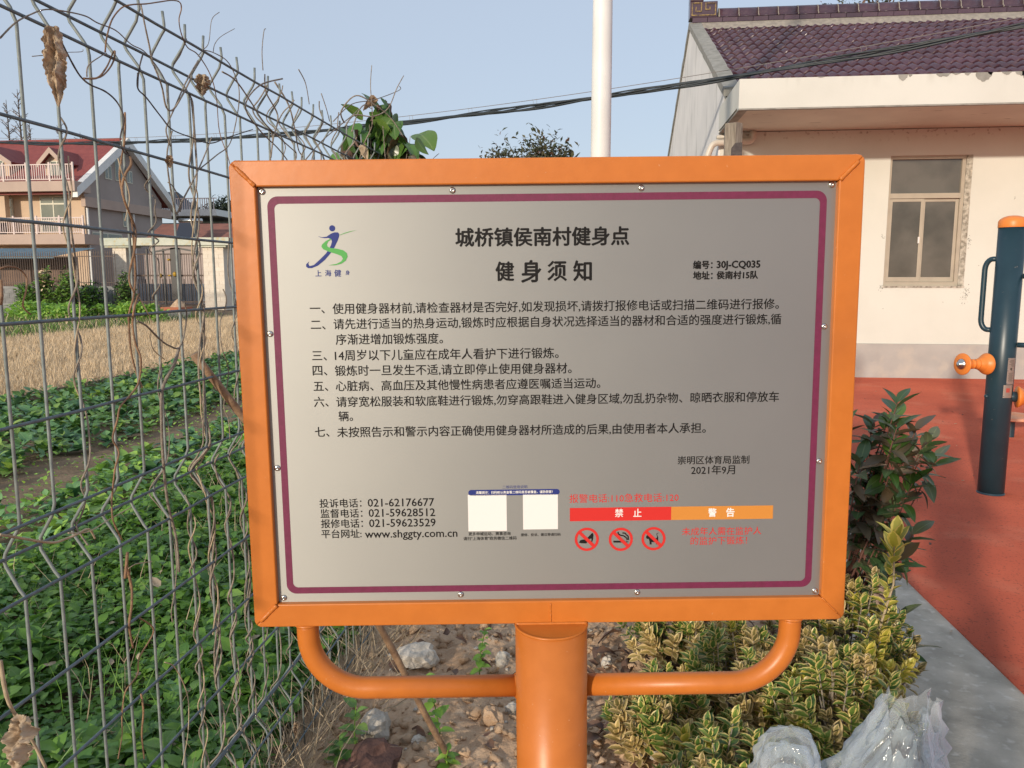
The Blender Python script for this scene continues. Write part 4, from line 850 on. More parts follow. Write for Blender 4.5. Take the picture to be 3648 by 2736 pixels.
rock('stone', 'large pale grey angular stone lying right of the fence foot', G(812, 1570, .03), (.062, .05, .055), 1, M_stone)
rock('stone', 'dark red-brown rock at the bottom left of the soil bed', G(800, 1655, .02), (.10, .08, .055), 2, M_redrock)
rock('stone', 'long grey clay stone above the left handle pipe', G(900, 1420, .03), (.10, .06, .05), 3, M_stone)
rock('stone', 'chunky pale stone beside the post above the handle pipe', G(1085, 1425, .02), (.035, .03, .03), 4, M_stone)
rock('stone', 'brown angular clod left of the post below the handle', G(1062, 1550, .02), (.045, .04, .04), 5, M_clod)
rock('stone', 'pale stone right of the bottom weed seedling', G(845, 1648, .02), (.024, .02, .03), 6, M_stone)
rock('stone', 'small white stone left of the post', G(1105, 1530, .02), (.024, .02, .022), 7, M_stone)
rock('stone', 'flat pale stone just left of the stick foot', G(905, 1600, .01), (.035, .025, .018), 8, M_stone)
rock('stone', 'pale round stone right of the post in front of the hedge', G(1415, 1625, .02), (.03, .03, .024), 9, M_stone)
rock('stone', 'small pale stone right of the post above the handle pipe', G(1310, 1430, .02), (.026, .022, .022), 10, M_stone)
rr = random.Random(33); import bmesh
def rocks_stuff(name, n, s0, s1, m_, seed, kind='stuff', z=.012):
    rr = random.Random(seed); tm = []
    for k in range(6):
        bm = bmesh.new(); rs = np.random.RandomState(seed * 10 + k)
        for _ in range(11): d = rs.normal(size=3); bm.verts.new(d / np.linalg.norm(d) * rs.uniform(.8, 1.1))
        bmesh.ops.convex_hull(bm, input=bm.verts); bmesh.ops.triangulate(bm, faces=bm.faces); bm.verts.index_update()
        v = np.array([p.co[:] for p in bm.verts]); f = np.array([[x.index for x in q.verts] for q in bm.faces]); bm.free(); tm.append((v, f))
    V = []; F = []; o = 0
    for i in range(n):
        v, f = tm[rr.randrange(6)]; s_ = s0 + (s1 - s0) * rr.random() ** 3; a = rr.uniform(0, 2*pi)
        x, y = rr.uniform(-.82, .86), 1.3 + 3.6 * rr.random() ** 1.3
        q = v * [s_ * rr.uniform(.8, 1.3), s_ * rr.uniform(.8, 1.3), s_ * rr.uniform(.5, .9)]
        q = q @ np.array([[cos(a), sin(a), 0], [-sin(a), cos(a), 0], [0, 0, 1]]) + [x, y, bedz(x, y) + s_ * .25]
        V.append(q); F.append(f + o); o += len(v)
    ob = link(np_mesh(name, np.vstack(V), np.vstack(F), m_, None, False), name); tag(ob, None, None, None, 'stuff'); return ob
rocks_stuff('clay_crumbs', 5200, .003, .022, M_clod, 1); rocks_stuff('clay_crumbs', 700, .006, .040, M_dirt, 4); rocks_stuff('gravel', 700, .002, .013, M_stone, 2)
def seedling(label, c, h, n, L, W, m_, seed, lean=(0, 0)):
    t = thing('weed_seedling', label, 'weed', c, world=False); rr = random.Random(seed); top = Vector((lean[0], lean[1], h))
    MB().tube([(0, 0, -.02), top * .5 + Vector((rr.uniform(-.01, .01), 0, 0)), top], [.0025, .002, .0012], 5).build('stem', M_weed, t)
    lm = [leaf_mesh('leaf', m_, L, W, 4, 4, curl=.25, fold=.2, shape=.75, wav=.03, seed=seed + k) for k in range(3)]
    for i in range(n):
        z = (i + .5) / n; link(rr.choice(lm), 'leaf', t, top * z, (rr.uniform(-.2, .7), 0, i * 2.4 + rr.uniform(-.3, .3)), rr.uniform(.7, 1.2) * (1.15 - .4 * z))
    return t
seedling('yellow-green broad-leaved weed beside the fence foot', G(772, 1640), .17, 12, .052, .040, M_cab2, 1)
seedling('green weed seedling growing against the leaning stick', G(955, 1600), .20, 16, .050, .032, M_weed, 2, (-.06, .02))
seedling('round-leaved seedling between sign frame and handle pipe', G(1035, 1455), .16, 16, .034, .028, M_weed, 3, (.02, .03))
seedling('small green weed at the foot of the stick', G(968, 1655), .05, 9, .045, .030, M_weed, 4)
seedling('low dark weed at the bottom edge left of the rock', G(735, 1650), .08, 14, .050, .030, M_weed2, 5)

# leaf litter between the bed and the hedge
L6 = grid_leaf(.062, .026, 4, 5, curl=.5, fold=.7, wav=.12, seed=3)
n = 240; loc = np.stack([NR.uniform(-.1, .75, n), NR.uniform(2.2, 3.6, n), NR.uniform(.01, .06, n)], 1)
n2 = 60; loc2 = np.stack([NR.uniform(-.8, .8, n2), NR.uniform(1.5, 3.2, n2), NR.uniform(.01, .04, n2)], 1); loc = np.vstack([loc, loc2]); n += n2
o = scatter('leaf_litter', L6, np.stack([NR.uniform(-.5, .5, n), NR.uniform(-.9, .9, n), NR.uniform(0, 6.3, n)], 1), loc, NR.uniform(.7, 1.5, n), M_litter); o['kind'] = 'stuff'
# dry grass tuft at the fence foot
bl = (np.array([(-.5, 0, 0), (.5, 0, 0), (.35, .15, .5), (-.35, .15, .5), (.05, .5, 1), (-.05, .5, 1)], float) * [.0035, .2, .2], np.array([(0,1,2,3), (3,2,4,5)]), np.array([(0,0),(1,0),(1,.5),(0,.5),(1,1),(0,1)], float))
n = 1500; y = NR.uniform(1.2, 4.2, n); loc = np.stack([NR.normal(-.84, .07, n), y, NR.uniform(-.03, .02, n)], 1)
o = scatter('dry_grass', bl, np.stack([NR.uniform(-.9, .9, n), NR.uniform(-.9, .9, n), NR.uniform(0, 6.3, n)], 1), loc, NR.uniform(.3, 1.3, n), M_vine3); o['kind'] = 'stuff'
# ================================================ FIELD BEHIND THE FENCE
def orient(d, up=Vector((0, 0, 1)), roll=0.0):
    d = d.normalized(); x = d.cross(up)
    if x.length < 1e-3: x = Vector((1, 0, 0))
    x.normalize(); z = x.cross(d); M = Matrix((x, d, z)).transposed().to_4x4()
    return M @ Matrix.Rotation(roll, 4, 'Y')
def inview(x, y, lo=-.15, hi=.62):   # is this spot seen left of the sign?
    a = math.atan2(x, y); return -0.72 < a < -0.06
CL = [[leaf_mesh('leaf', m_, .17, .135, 4, 5, curl=cu, fold=fo, shape=.62, wav=.05, seed=s_, tip=0) for (cu, fo, s_) in ((.35, .25, 1), (.15, .35, 2), (.5, .2, 3))] for m_ in (M_cab, M_cab2)]
def cabbage(x, y, s, kind, rr, n=9):
    t = thing('cabbage_plant', {0: 'blue-green leafy cabbage rosette in the rows behind the fence', 1: 'yellow-green leafy cabbage rosette in the rows behind the fence'}[kind], 'cabbage', (x, y, -.02), rr.uniform(0, 6), {0: 'blue-green cabbage plants in the field rows', 1: 'yellow-green cabbage plants in the field rows'}[kind], world=False)
    for i in range(n):
        inner = i / n
        link(CL[kind][rr.randrange(3)], 'leaf', t, (0, 0, .015 + .03 * inner), (radians(12 + 60 * inner + rr.uniform(-8, 8)), rr.uniform(-.25, .25), i * 2.4 + rr.uniform(-.3, .3)), s * (1.08 - .5 * inner) * rr.uniform(.85, 1.15))
rr = random.Random(12); cnt = 0
for X, y0, y1, stp, sc in [(-2.75, 3.4, 7.0, .30, .85), (-3.02, 3.5, 7.6, .31, .95), (-3.30, 3.6, 8.0, .32, 1.0), (-3.62, 3.9, 8.6, .33, .9), (-4.28, 4.6, 9.5, .34, .8), (-4.55, 4.9, 10, .34, 1.0), (-4.9, 5.2, 11, .34, 1.1), (-5.25, 5.6, 12, .35, 1.1), (-5.6, 6.0, 13, .36, 1.15), (-5.95, 6.6, 13.6, .37, 1.15), (-6.3, 7.0, 14.2, .38, 1.1), (-6.58, 7.4, 14.8, .40, 1.0)]:
    y = y0
    while y < y1:
        x = X + rr.uniform(-.06, .06)
        if rr.random() < .93:
            yl = (noise.noise(Vector((x * .9, y * .7, 2))) > .12) or (X > -5 and X < -4 and rr.random() < .4)
            cabbage(x, y, sc * rr.uniform(.8, 1.15), int(yl), rr, 9 if y < 9 else 8); cnt += 1
        y += stp * rr.uniform(.85, 1.15)
def leafbed(name, n, fx, L, W, mlist, z0, z1, up=(.1, 1.1), **k):
    tpl = grid_leaf(L, W, 3, 3, curl=.3, fold=.25, wav=.06, seed=5); x, y = fx(n); n = len(x)
    eul = np.stack([NR.uniform(up[0], up[1], n), NR.uniform(-.4, .4, n), NR.uniform(0, 6.3, n)], 1)
    h = np.array([noise.noise(Vector((a * 2.1, b * 2.1, 3))) for a, b in zip(x, y)])
    loc = np.stack([x, y, NR.uniform(z0, z1, n) * (1 + .9 * h)], 1)
    mi = NR.choice(len(mlist), n, p=k.get('p')); o = scatter(name, tpl, eul, loc, NR.uniform(.5, 1.25, n) * (1 + .5 * h), mlist, mi=mi); o['kind'] = 'stuff'; return o
def weedxy(n):
    x = NR.uniform(-2.72, -.93, n); y = .95 + 6 * NR.random_sample(n) ** 1.5
    k = (y < 7.2) & (-x / y > .10) & (-x / y < 1.12); k &= NR.random_sample(n) < np.clip(1.15 - .0 * y, 0, 1); return x[k], y[k]
leafbed('leafy_ground_cover', 34000, weedxy, .052, .034, [M_weed, M_weed2, M_cab2], .0, .13, p=[.62, .28, .10])
leafbed('leafy_ground_cover', 5000, weedxy, .10, .050, [M_weed, M_weed2, M_cab], .0, .09, up=(0, .7), p=[.5, .35, .15])
def deadxy(n):
    x, y = weedxy(n); return x, y
leafbed('dead_leaves_in_ground_cover', 900, deadxy, .05, .028, [M_deadleaf, M_cab2, M_vine3], .04, .13, p=[.35, .5, .15])
tpl = (bl[0] * [1.2, 1, 1], bl[1], bl[2]); wx, wy = weedxy(1600); nn_ = len(wx)
o = scatter('flower_stalks', tpl, np.stack([NR.uniform(-.5, .5, nn_), NR.uniform(-.5, .5, nn_), NR.uniform(0, 6.3, nn_)], 1), np.stack([wx, wy, np.full(nn_, .03)], 1), NR.uniform(.5, 1.1, nn_), [M_weed, M_cab2, M_vine3], mi=NR.choice(3, nn_)); o['kind'] = 'stuff'
def pathxy(n):
    x = NR.uniform(-4.5, -3.4, n); y = NR.uniform(4, 12, n); k = NR.random_sample(n) < .35 + .5 * (np.abs(x + 3.95) > .35); return x[k], y[k]
leafbed('path_weeds', 4200, pathxy, .035, .022, [M_weed, M_weed2], 0, .02, p=[.7, .3])
def rowxy(n):
    x = NR.uniform(-6.75, -4.35, n); y = NR.uniform(4.8, 15, n); return x, y
leafbed('row_undergrowth', 5000, rowxy, .09, .06, [M_cab, M_weed2, M_cab2], -.01, .10, p=[.6, .2, .2])
def row2xy(n):
    x = NR.uniform(-3.5, -2.6, n); y = NR.uniform(3.2, 8.5, n); return x, y
leafbed('row_undergrowth', 2500, row2xy, .07, .045, [M_cab, M_weed2, M_weed], -.01, .08, p=[.4, .2, .4])
# pale stubble: tufts in rows
n = 60000
X = -6.85 - 7.3 * NR.random_sample(n); tuft = NR.random_sample(n)
X = np.round(X / .26) * .26 + NR.normal(0, .035, n); Yr = -X * (1.12 + 1.3 * NR.random_sample(n) ** 1.3); Yr = np.where(NR.random_sample(n) < .8, np.round(Yr / .17) * .17 + NR.normal(0, .03, n), Yr)
loc = np.stack([X, Yr, np.full(n, -.01)], 1)
keep = Yr < 33; loc = loc[keep]; n = len(loc)
bl2 = (bl[0] * [3.2, 1, 1] + 0, bl[1], bl[2])
hh = 1 + .35 * np.array([noise.noise(Vector((a * 1.1, b * .5, 8))) for a, b in zip(loc[:, 0], loc[:, 1])])
o = scatter('straw_stubble', bl2, np.stack([NR.uniform(-.45, .45, n), NR.uniform(-.35, .35, n), NR.uniform(0, 6.3, n)], 1), loc, NR.uniform(.35, .85, n) * hh, [M_straw, M_vine3], mi=NR.choice(2, n, p=[.7, .3])); o['kind'] = 'stuff'
n = 22000; X = NR.uniform(-14.2, -6.75, n); Yr = -X * (1.12 + 1.3 * NR.random_sample(n)); o = scatter('loose_straw', bl, np.stack([NR.uniform(1.2, 1.8, n) * -1, NR.uniform(-.3, .3, n), NR.uniform(0, 6.3, n)], 1), np.stack([X, Yr, np.full(n, .04)], 1), NR.uniform(.8, 1.9, n), M_straw); o['kind'] = 'stuff'
# dark ridge of soil between the cabbages and the stubble
M_bank = mat('dark_soil_bank', (.13, .085, .055), (.20, .14, .09), 6, rough=1, bump=.8, bscale=30)
xs = [(-6.85, -.03), (-6.82, .05), (-6.74, .06), (-6.62, -.04)]; P = []
for i in range(81):
    y = 6 + i * .25; P += [(x + .03 * noise.noise(Vector((y, x, 0))), y, z + .015 * noise.noise(Vector((y * 2, 3, z)))) for x, z in xs]
o = MB().add(P, [(4*i+a, 4*i+a+1, 4*i+5+a, 4*i+4+a) for i in range(80) for a in range(3)]).build('field_bank', M_bank); o['kind'] = 'structure'
# grass strip beyond the stubble
def gxy(n):
    x = -14.2 - 7 * NR.random_sample(n); y = -x * (1.0 + 1.5 * NR.random_sample(n)); k = y < 29; return x[k], y[k]
tx, ty = gxy(22000); n = len(tx)
o = scatter('grass_strip', bl2, np.stack([NR.uniform(-.5, .5, n), NR.uniform(-.5, .5, n), NR.uniform(0, 6.3, n)], 1), np.stack([tx, ty, np.zeros(n)], 1), NR.uniform(.5, 1.6, n), [M_weed, M_straw, M_crown], mi=NR.choice(3, n, p=[.45, .2, .35])); o['kind'] = 'stuff'

# ================================================ LOW WALL, IRON FENCE, GATE
def at_y(x, y, Y):
    r = _fw + _rt * ((x - _CX) / _F) - _up * ((y - _CY) / _F); return Vector((r.x * Y / r.y, Y, CAM_H + r.z * Y / r.y))
M_block = mat('grey_concrete_block', (.27, .27, .26), (.20, .20, .195), 5, rough=.95, bump=.3, rnd=.12)
M_iron = mat('rusty_brown_iron', (.13, .085, .065), (.08, .06, .05), 5, rough=.7)
M_blk = flat('black_iron', (.012, .012, .013), .45); M_goldp = flat('gold_paint', (.62, .38, .06), .35, .4)
LW = 29.0
lw = thing('block_wall', 'low grey concrete block wall with brown iron railings on top', 'wall', (-26, LW, 0))
MB().box((-36, LW + .01, -.1), (-18.9, LW + .18, 1.10)).build('core', M_block, lw)
MB().box((-36, LW - .02, 1.10), (-18.9, LW + .22, 1.19)).build('coping', M_block, lw)
bmh = MB().box((.006, -.012, .006), (.392, .03, .188)).mesh('block', M_block)
k = 0
for r in range(6):
    for c in range(15): link(bmh, 'block', lw, (-24.6 + c * .4 + (.2 if r % 2 else 0), LW, -.05 + r * .192)); k += 1
m = MB().box((-36, LW + .09, 1.32), (-18.9, LW + .11, 1.35)).box((-36, LW + .09, 2.35), (-18.9, LW + .11, 2.38)); m.build('rail', M_iron, lw)
bar_ = MB().box((-.009, -.009, 0), (.009, .009, 1.3)).add([(-.02, 0, 1.3), (.02, 0, 1.3), (0, 0, 1.42), (0, .01, 1.3)], [(0,1,2), (0,2,3), (1,3,2)]).mesh('railing_bar', M_iron)
for i in range(88): link(bar_, 'railing_bar', lw, (-27.4 + i * .098, LW + .10, 1.19))
M_blueroof = mat('blue_corrugated_sheet', (.10, .19, .24), (.07, .13, .17), 3, rough=.6)
sh = thing('lean_to_shed', 'low shed with blue corrugated roof behind the iron railings', 'shed', (-29, 33, 0))
MB().add([(-40, 32.0, 2.45), (-23.6, 32.0, 2.45), (-23.6, 35, 2.95), (-40, 35, 2.95), (-40, 32, 2.38), (-23.6, 32, 2.38)], [(0,1,2,3), (4,5,1,0)]).build('roof', M_blueroof, sh)
MB().box((-40, 34.0, 0), (-24, 34.2, 2.5)).build('wall', mat('dim_rendered_wall', (.25, .17, .13), (.16, .11, .09), 1, rough=.9), sh)
for x in (-27, -30): MB().box((x, 32.1, 0), (x + .1, 32.2, 2.4)).build('post', M_block, sh)
clo = thing('hanging_clothes', 'blue and red clothes hanging behind the iron railings', 'laundry', at_y(200, 672, 31.5))
for (a, b_, c_) in ((190, 198, (.03, .05, .35)), (199, 205, (.02, .03, .25)), (209, 216, (.35, .05, .05)), (217, 224, (.20, .03, .04))):
    p0, p1 = at_y(a, 654, 31.5), at_y(b_, 672, 31.5); MB().add([(p0.x, 31.5, p0.z), (p1.x, 31.53, p0.z), (p1.x - .02, 31.47, p1.z), (p0.x + .03, 31.5, p1.z)], [(0,1,2,3)]).build('garment', flat('cloth', c_, .9), clo).modifiers.new('s', 'SOLIDIFY').thickness = .01
# gateway
GY = 36.0; M_pill = mat('cream_block_pillar', (.76, .68, .57), (.68, .60, .50), 4, rough=.9, rnd=.06)
gt = thing('gateway', 'wide cream gateway with two block pillars and weathered beam', 'gate', (-20.5, GY, 0))
for (xa, xb) in ((-23.45, -22.75), (-18.85, -17.80)):
    MB().box((xa + .01, GY + .01, 0), (xb - .01, GY + .78, 3.08)).build('pillar', M_pill, gt)
    for r in range(15):
        w_ = (xb - xa) / 2
        for c in range(2 if r % 2 else 3):
            a = xa + (c * w_ if r % 2 else max(0, c * w_ - w_ / 2)); b_ = xa + ((c + 1) * w_ if r % 2 else min(xb - xa, c * w_ + w_ / 2))
            MB().box((a + .006, GY - .006, r * .205 + .006), (b_ - .006, GY + .02, r * .205 + .199)).build('brick', M_pill, gt)
M_beam = mat('weathered_green_white_beam', (.60, .60, .50), (.47, .51, .42), 2, rough=.9); layer(M_beam, (.55, .42, .20), 4, .56, .66, .6)
m = MB().box((-23.9, GY - .25, 3.09), (-17.4, GY + 1.0, 3.45)); m.box((-23.75, GY - .15, 3.00), (-22.5, GY + .9, 3.088)).box((-19.0, GY - .15, 3.00), (-17.6, GY + .9, 3.088)); m.build('beam', M_beam, gt)
m = MB().prism([(-21.5, 2.82), (-20.3, 3.02), (-19.1, 2.82), (-19.1, 2.74), (-20.3, 2.94), (-21.5, 2.74)], GY + .1, GY + .18); m.build('arched_rail', M_blk, gt)
MB().box((-22.7, GY + .2, 1.62), (-18.9, GY + .24, 1.70)).box((-22.7, GY + .2, 2.66), (-18.9, GY + .24, 2.72)).box((-22.7, GY + .2, .35), (-18.9, GY + .24, .42)).build('gate_rail', M_iron, gt)
gb = MB().box((-.010, -.010, .3), (.010, .010, 2.72)).mesh('gate_bar', M_iron)
for i in range(32): link(gb, 'gate_bar', gt, (-22.65 + i * .119, GY + .22, 0))
for x, w_ in ((-21.85, .07), (-21.0, .07)): MB().box((x, GY + .17, .2), (x + w_, GY + .25, 2.95)).build('gate_post', M_blk, gt)
MB().box((-20.55, GY + .10, .5), (-20.05, GY + .16, 2.98)).build('gate_leaf', M_blk, gt)
for (x, z, a, b_) in ((-20.36, 1.72, .10, .26), (-20.62, 1.66, .09, .10), (-21.1, 1.65, .07, .24), (-20.62, 2.42, .09, .12)): MB().lathe([(.0, -b_ / 2), (a * .8, -b_ * .3), (a, 0), (a * .8, b_ * .3), (0, b_ / 2)], (x, GY + .08, z), 8).build('gold_ornament', M_goldp, gt)
bf = thing('inner_balustrade', 'pale blue-grey wall with dark bars inside the gateway', 'fence', (-20.5, 40, 0))
MB().box((-26, 40, .2), (-16.5, 40.1, 1.25)).build('panel', mat('pale_blue_wall', (.42, .46, .50), (.36, .40, .44), 2, rough=.8), bf)
gb2 = MB().box((-.012, -.012, .2), (.012, .012, 1.5)).mesh('bar', M_blk)
for i in range(44): link(gb2, 'bar', bf, (-25.6 + i * .2, 39.9, 0))
MB().box((-27, 44.5, 0), (-15, 44.7, 3.0)).build('courtyard_wall', mat('pink_beige_wall', (.42, .34, .30), (.36, .29, .26), 1, rough=.9)); tag(bpy.data.objects['courtyard_wall'], 'pinkish plain courtyard wall seen through the gate bars', 'wall')
pb = thing('planter_box', 'small cream brick planter with terracotta rim standing before the gateway', 'planter', (-15.5, 27.6, 0))
MB().box((-15.9, 27.2, -.02), (-15.25, 28.0, .32)).build('box', M_pill, pb); MB().box((-15.95, 27.15, .322), (-15.2, 28.05, .44)).build('rim', flat('terracotta', (.42, .14, .07), .8), pb)
MB().lathe([(.30, 0), (.2, .12), (.08, .25), (0, .30)], (-15.5, 27.6, .44), 9).build('soil_heap', M_dirt, pb)
# bushes and vegetables before the wall
def bush(nm, label, c, s, n, L, mlist, seed, cat='shrub', p=None):
    rs = np.random.RandomState(seed); rr = random.Random(seed); t = thing(nm, label, cat, c, world=False)
    blobs = [(rr.uniform(-.7, .7) * s[0], rr.uniform(-.6, .6) * s[1], rr.uniform(.25, .85) * s[2], rr.uniform(.25, .5)) for _ in range(9)]
    w = rs.randint(0, 9, n); B_ = np.array(blobs)[w]; d = rs.normal(size=(n, 3)); d /= np.linalg.norm(d, axis=1)[:, None]; d *= (rs.random_sample((n, 1)) ** .35)
    loc = B_[:, :3] + d * B_[:, 3:4] * np.array(s); loc[:, 2] = np.abs(loc[:, 2])
    o = scatter('foliage', grid_leaf(L, L * .5, 2, 2, seed=seed), np.stack([rs.uniform(-.6, 1.2, n), rs.uniform(-.7, .7, n), rs.uniform(0, 6.3, n)], 1), loc, rs.uniform(.6, 1.3, n), mlist, t, mi=rs.choice(len(mlist), n, p=p)); o['kind'] = 'stuff'
    m = MB()
    for i in range(8): a = rr.uniform(0, 6.3); m.tube([(0, 0, -.02), (cos(a) * s[0] * .2, sin(a) * s[1] * .2, s[2] * .4), (cos(a) * s[0] * .6, sin(a) * s[1] * .5, s[2] * .75)], [.03, .02, .008], 5)
    m.build('stem', M_bark, t); return t
for i, (x, w_, h_, lab, ml) in enumerate([(60, .9, 1.35, 'leftmost yellow-green bush against the block wall', [M_weed, M_cab2, M_crown]), (98, .6, 1.5, 'tall thin olive bush against the block wall', [M_crown, M_weed, M_straw]), (135, .6, 1.6, 'yellowish upright bush in the middle of the block wall', [M_cab2, M_crown, M_weed]), (180, .9, 1.3, 'dark broad bush at the right of the block wall', [M_crownd, M_weed2, M_weed]), (268, .5, 1.5, 'olive bush against the left gate pillar', [M_crown, M_cab2, M_weed2])]):
    p = at_y(x, 640, 28.2); bush('bush', lab, (p.x, 28.2, 0), (w_, .5, h_), 1500, .16, ml, 50 + i, p=[.5, .3, .2])
for i, (x, Y, w_, lab) in enumerate([(95, 25.5, 1.7, 'low lush green vegetable patch below the bushes'), (150, 26.5, 1.7, 'second low lush green patch left of the planter box'), (300, 25.5, .9, 'small bright green clump left of the planter box')]):
    p = at_y(x, 660, Y); bush('vegetable_clump', lab, (p.x, Y, 0), (w_, .8, .55), 2600, .16, [M_weed, M_weed2, M_cab2], 70 + i, 'vegetables', p=[.6, .3, .1])

# ================================================ THREE-STOREY HOUSE FAR LEFT
HX, HY, HB = -31.6, 46.0, 54.7; RYh = 50.35
M_hw = mat('peach_tiled_wall', (.62, .46, .32), (.56, .41, .285), .8, rough=.85); M_hs = mat('peach_tiled_wall_shaded', (.40, .335, .30), (.36, .30, .27), .8, rough=.85)  # M_hs: the wall tile greyed and darkened, gable shade painted into its colour
M_hb = mat('pink_beige_band', (.50, .38, .31), (.45, .34, .28), 1, rough=.85); M_hr = mat('brick_red_roof', (.27, .065, .055), (.22, .05, .045), 3, rough=.7, bump=.3, bscale=12)
M_hrail = mat('pink_white_railing', (.66, .54, .50), rough=.6); M_hg = mat('greenish_window_glass', (.10, .13, .11), (.17, .19, .16), .8, rough=.1, spec=.8)
ho = thing('far_house', 'three-storey peach coloured house with red tiled roof and balconies', 'house', (HX, HY, 0))
MB().box((-48, HY, 0), (HX - .012, HY + .3, 7.0)).build('front_wall', M_hw, ho)
AP = survey(262, 308, HX).z
MB().add([(HX, HY, 0), (HX, HB, 0), (HX, HB, 7.0), (HX, RYh, AP), (HX, HY, 7.0), (HX - .3, HY + .301, 0), (HX - .3, HB, 0), (HX - .3, HB, 7.0), (HX - .3, RYh, AP), (HX - .3, HY + .301, 7.0)], [(0,1,2,3,4), (9,8,7,6,5), (0,5,6,1), (1,6,7,2), (0,4,9,5)]).build('gable_wall', M_hs, ho)
MB().add([(-48, 44.9, 6.75), (HX + .35, 44.9, 6.75), (HX + .35, RYh, AP + .12), (-48, RYh, AP + .12), (HX + .35, 55.8, 6.75), (-48, 55.8, 6.75), (-48, 44.9, 6.6), (HX + .35, 44.9, 6.6)], [(0,1,2,3), (3,2,4,5), (6,7,1,0)]).build('roof', M_hr, ho)
MB().tube([(-48, RYh, AP + .18), (HX + .3, RYh, AP + .18)], .13, 8).build('ridge_cap', M_hr, ho)
def barge(y0, z0, y1, z1):
    MB().add([(HX + .10, y0, z0 - .35), (HX + .10, y1, z1 - .35), (HX + .10, y1, z1 + .22), (HX + .10, y0, z0 + .22), (HX + .5, y0, z0 - .35), (HX + .5, y1, z1 - .35), (HX + .5, y1, z1 + .22), (HX + .5, y0, z0 + .22)], [(0,1,2,3),(7,6,5,4),(0,4,5,1),(3,2,6,7),(0,3,7,4),(1,5,6,2)]).build('bargeboard', M_white, ho)
barge(44.7, 6.75, RYh, AP + .08); barge(RYh + .002, AP + .08, 56.2, 6.6)
MB().box((HX + .002, HY - .3, 5.95), (HX + .28, HB + .8, 6.55)).build('cornice', M_hb, ho)
p0, p1 = at_y(160, 390, 44.5), at_y(160, 412, 44.5)
MB().box((-48, 44.5, p1.z), (p0.x, HY - .002, p0.z)).build('terrace_slab', M_hb, ho)
def rail(x1, z0, h_, Y, nm='railing'):
    r = MB().box((-48, Y, z0 + h_ - .06), (x1, Y + .06, z0 + h_)).box((-48, Y, z0 + .08), (x1, Y + .05, z0 + .13)).build(nm, M_hrail, ho)
    b_ = MB().box((-.02, -.015, .13), (.02, .015, h_ - .06)).mesh('baluster', M_hrail)
    for i in range(44): link(b_, 'baluster', r, (x1 - .06 - i * .145, Y + .03, z0))
    q = MB().box((-.05, -.04, 0), (.05, .04, h_ + .1)).mesh('rail_post', M_hrail)
    for i in range(5): link(q, 'rail_post', r, (x1 - .05 - i * 1.5, Y + .03, z0))
rail(p0.x - .05, p0.z, 1.0, 44.55)
q0, q1 = at_y(182, 505, 44.5), at_y(182, 527, 44.5)
MB().box((-48, 44.5, q1.z), (q0.x, HY - .002, q0.z)).build('balcony_slab', M_hb, ho); rail(q0.x - .05, q0.z, 1.0, 44.55)
MB().box((-48, HY - .9, 4.95), (at_y(12, 450, HY - .9).x, HY - .002, q0.z + .01)).box((at_y(0, 450, HY - .9).x - .2, HY - .9, q0.z), (at_y(11, 450, HY - .9).x, HY - .5, p1.z)).build('porch_column', M_hw, ho)
def hwin(x0, y0, x1, y1, plane, axis, cols=2, trans=True, nm='window'):
    if axis == 'Y':
        a, b_ = at_y(x0, y1, plane), at_y(x1, y0, plane); fr = MB(); w_ = .07
        fr.box((a.x, plane - .05, a.z), (a.x + w_, plane - .002, b_.z)).box((b_.x - w_, plane - .05, a.z), (b_.x, plane - .002, b_.z)).box((a.x + w_, plane - .05, a.z), (b_.x - w_, plane - .002, a.z + w_)).box((a.x + w_, plane - .05, b_.z - w_), (b_.x - w_, plane - .002, b_.z))
        for c in range(1, cols): x = a.x + (b_.x - a.x) * c / cols; fr.box((x - w_ / 2, plane - .05, a.z + w_), (x + w_ / 2, plane - .002, b_.z - w_))
        if trans: z = b_.z - (b_.z - a.z) * .3; fr.box((a.x + w_, plane - .06, z - .05), (b_.x - w_, plane - .045, z + .05))
        f = fr.build(nm, M_alu2, ho); MB().box((a.x + .02, plane - .03, a.z + .02), (b_.x - .02, plane - .01, b_.z - .02)).build('pane', M_hg, f)
    else:
        a, b_ = survey(x0, y1, plane), survey(x1, y0, plane); z1_ = survey(x0, y0, plane).z
        f = MB().box((plane + .002, a.y, a.z), (plane + .04, b_.y, z1_)).build(nm, M_alu2, ho)
        n_ = 2
        for c in range(n_): y_ = a.y + (b_.y - a.y) * c / n_; MB().box((plane + .03, y_ + .06, a.z + .08), (plane + .05, y_ + (b_.y - a.y) / n_ - .06, z1_ - .08)).build('pane', M_hg, f)
M_alu2 = mat('pale_window_frame', (.62, .60, .48), rough=.5)
hwin(90, 424, 143, 478, HY, 'Y', 2); hwin(90, 480, 143, 503, HY, 'Y', 3, False); hwin(14, 426, 27, 500, HY, 'Y', 1)
for q in ((226, 355, 239, 386), (249, 338, 261, 390), (274, 368, 284, 395), (266, 440, 275, 490)): hwin(*q, HX, 'X')
hwin(200, 500, 262, 521, HX, 'X')
for x in (187, 286): a = survey(x, 430, HX + .1); MB().tube([(HX + .1, a.y, 5.9), (HX + .1, a.y, 0)], .07, 8).build('downpipe', M_white, ho)
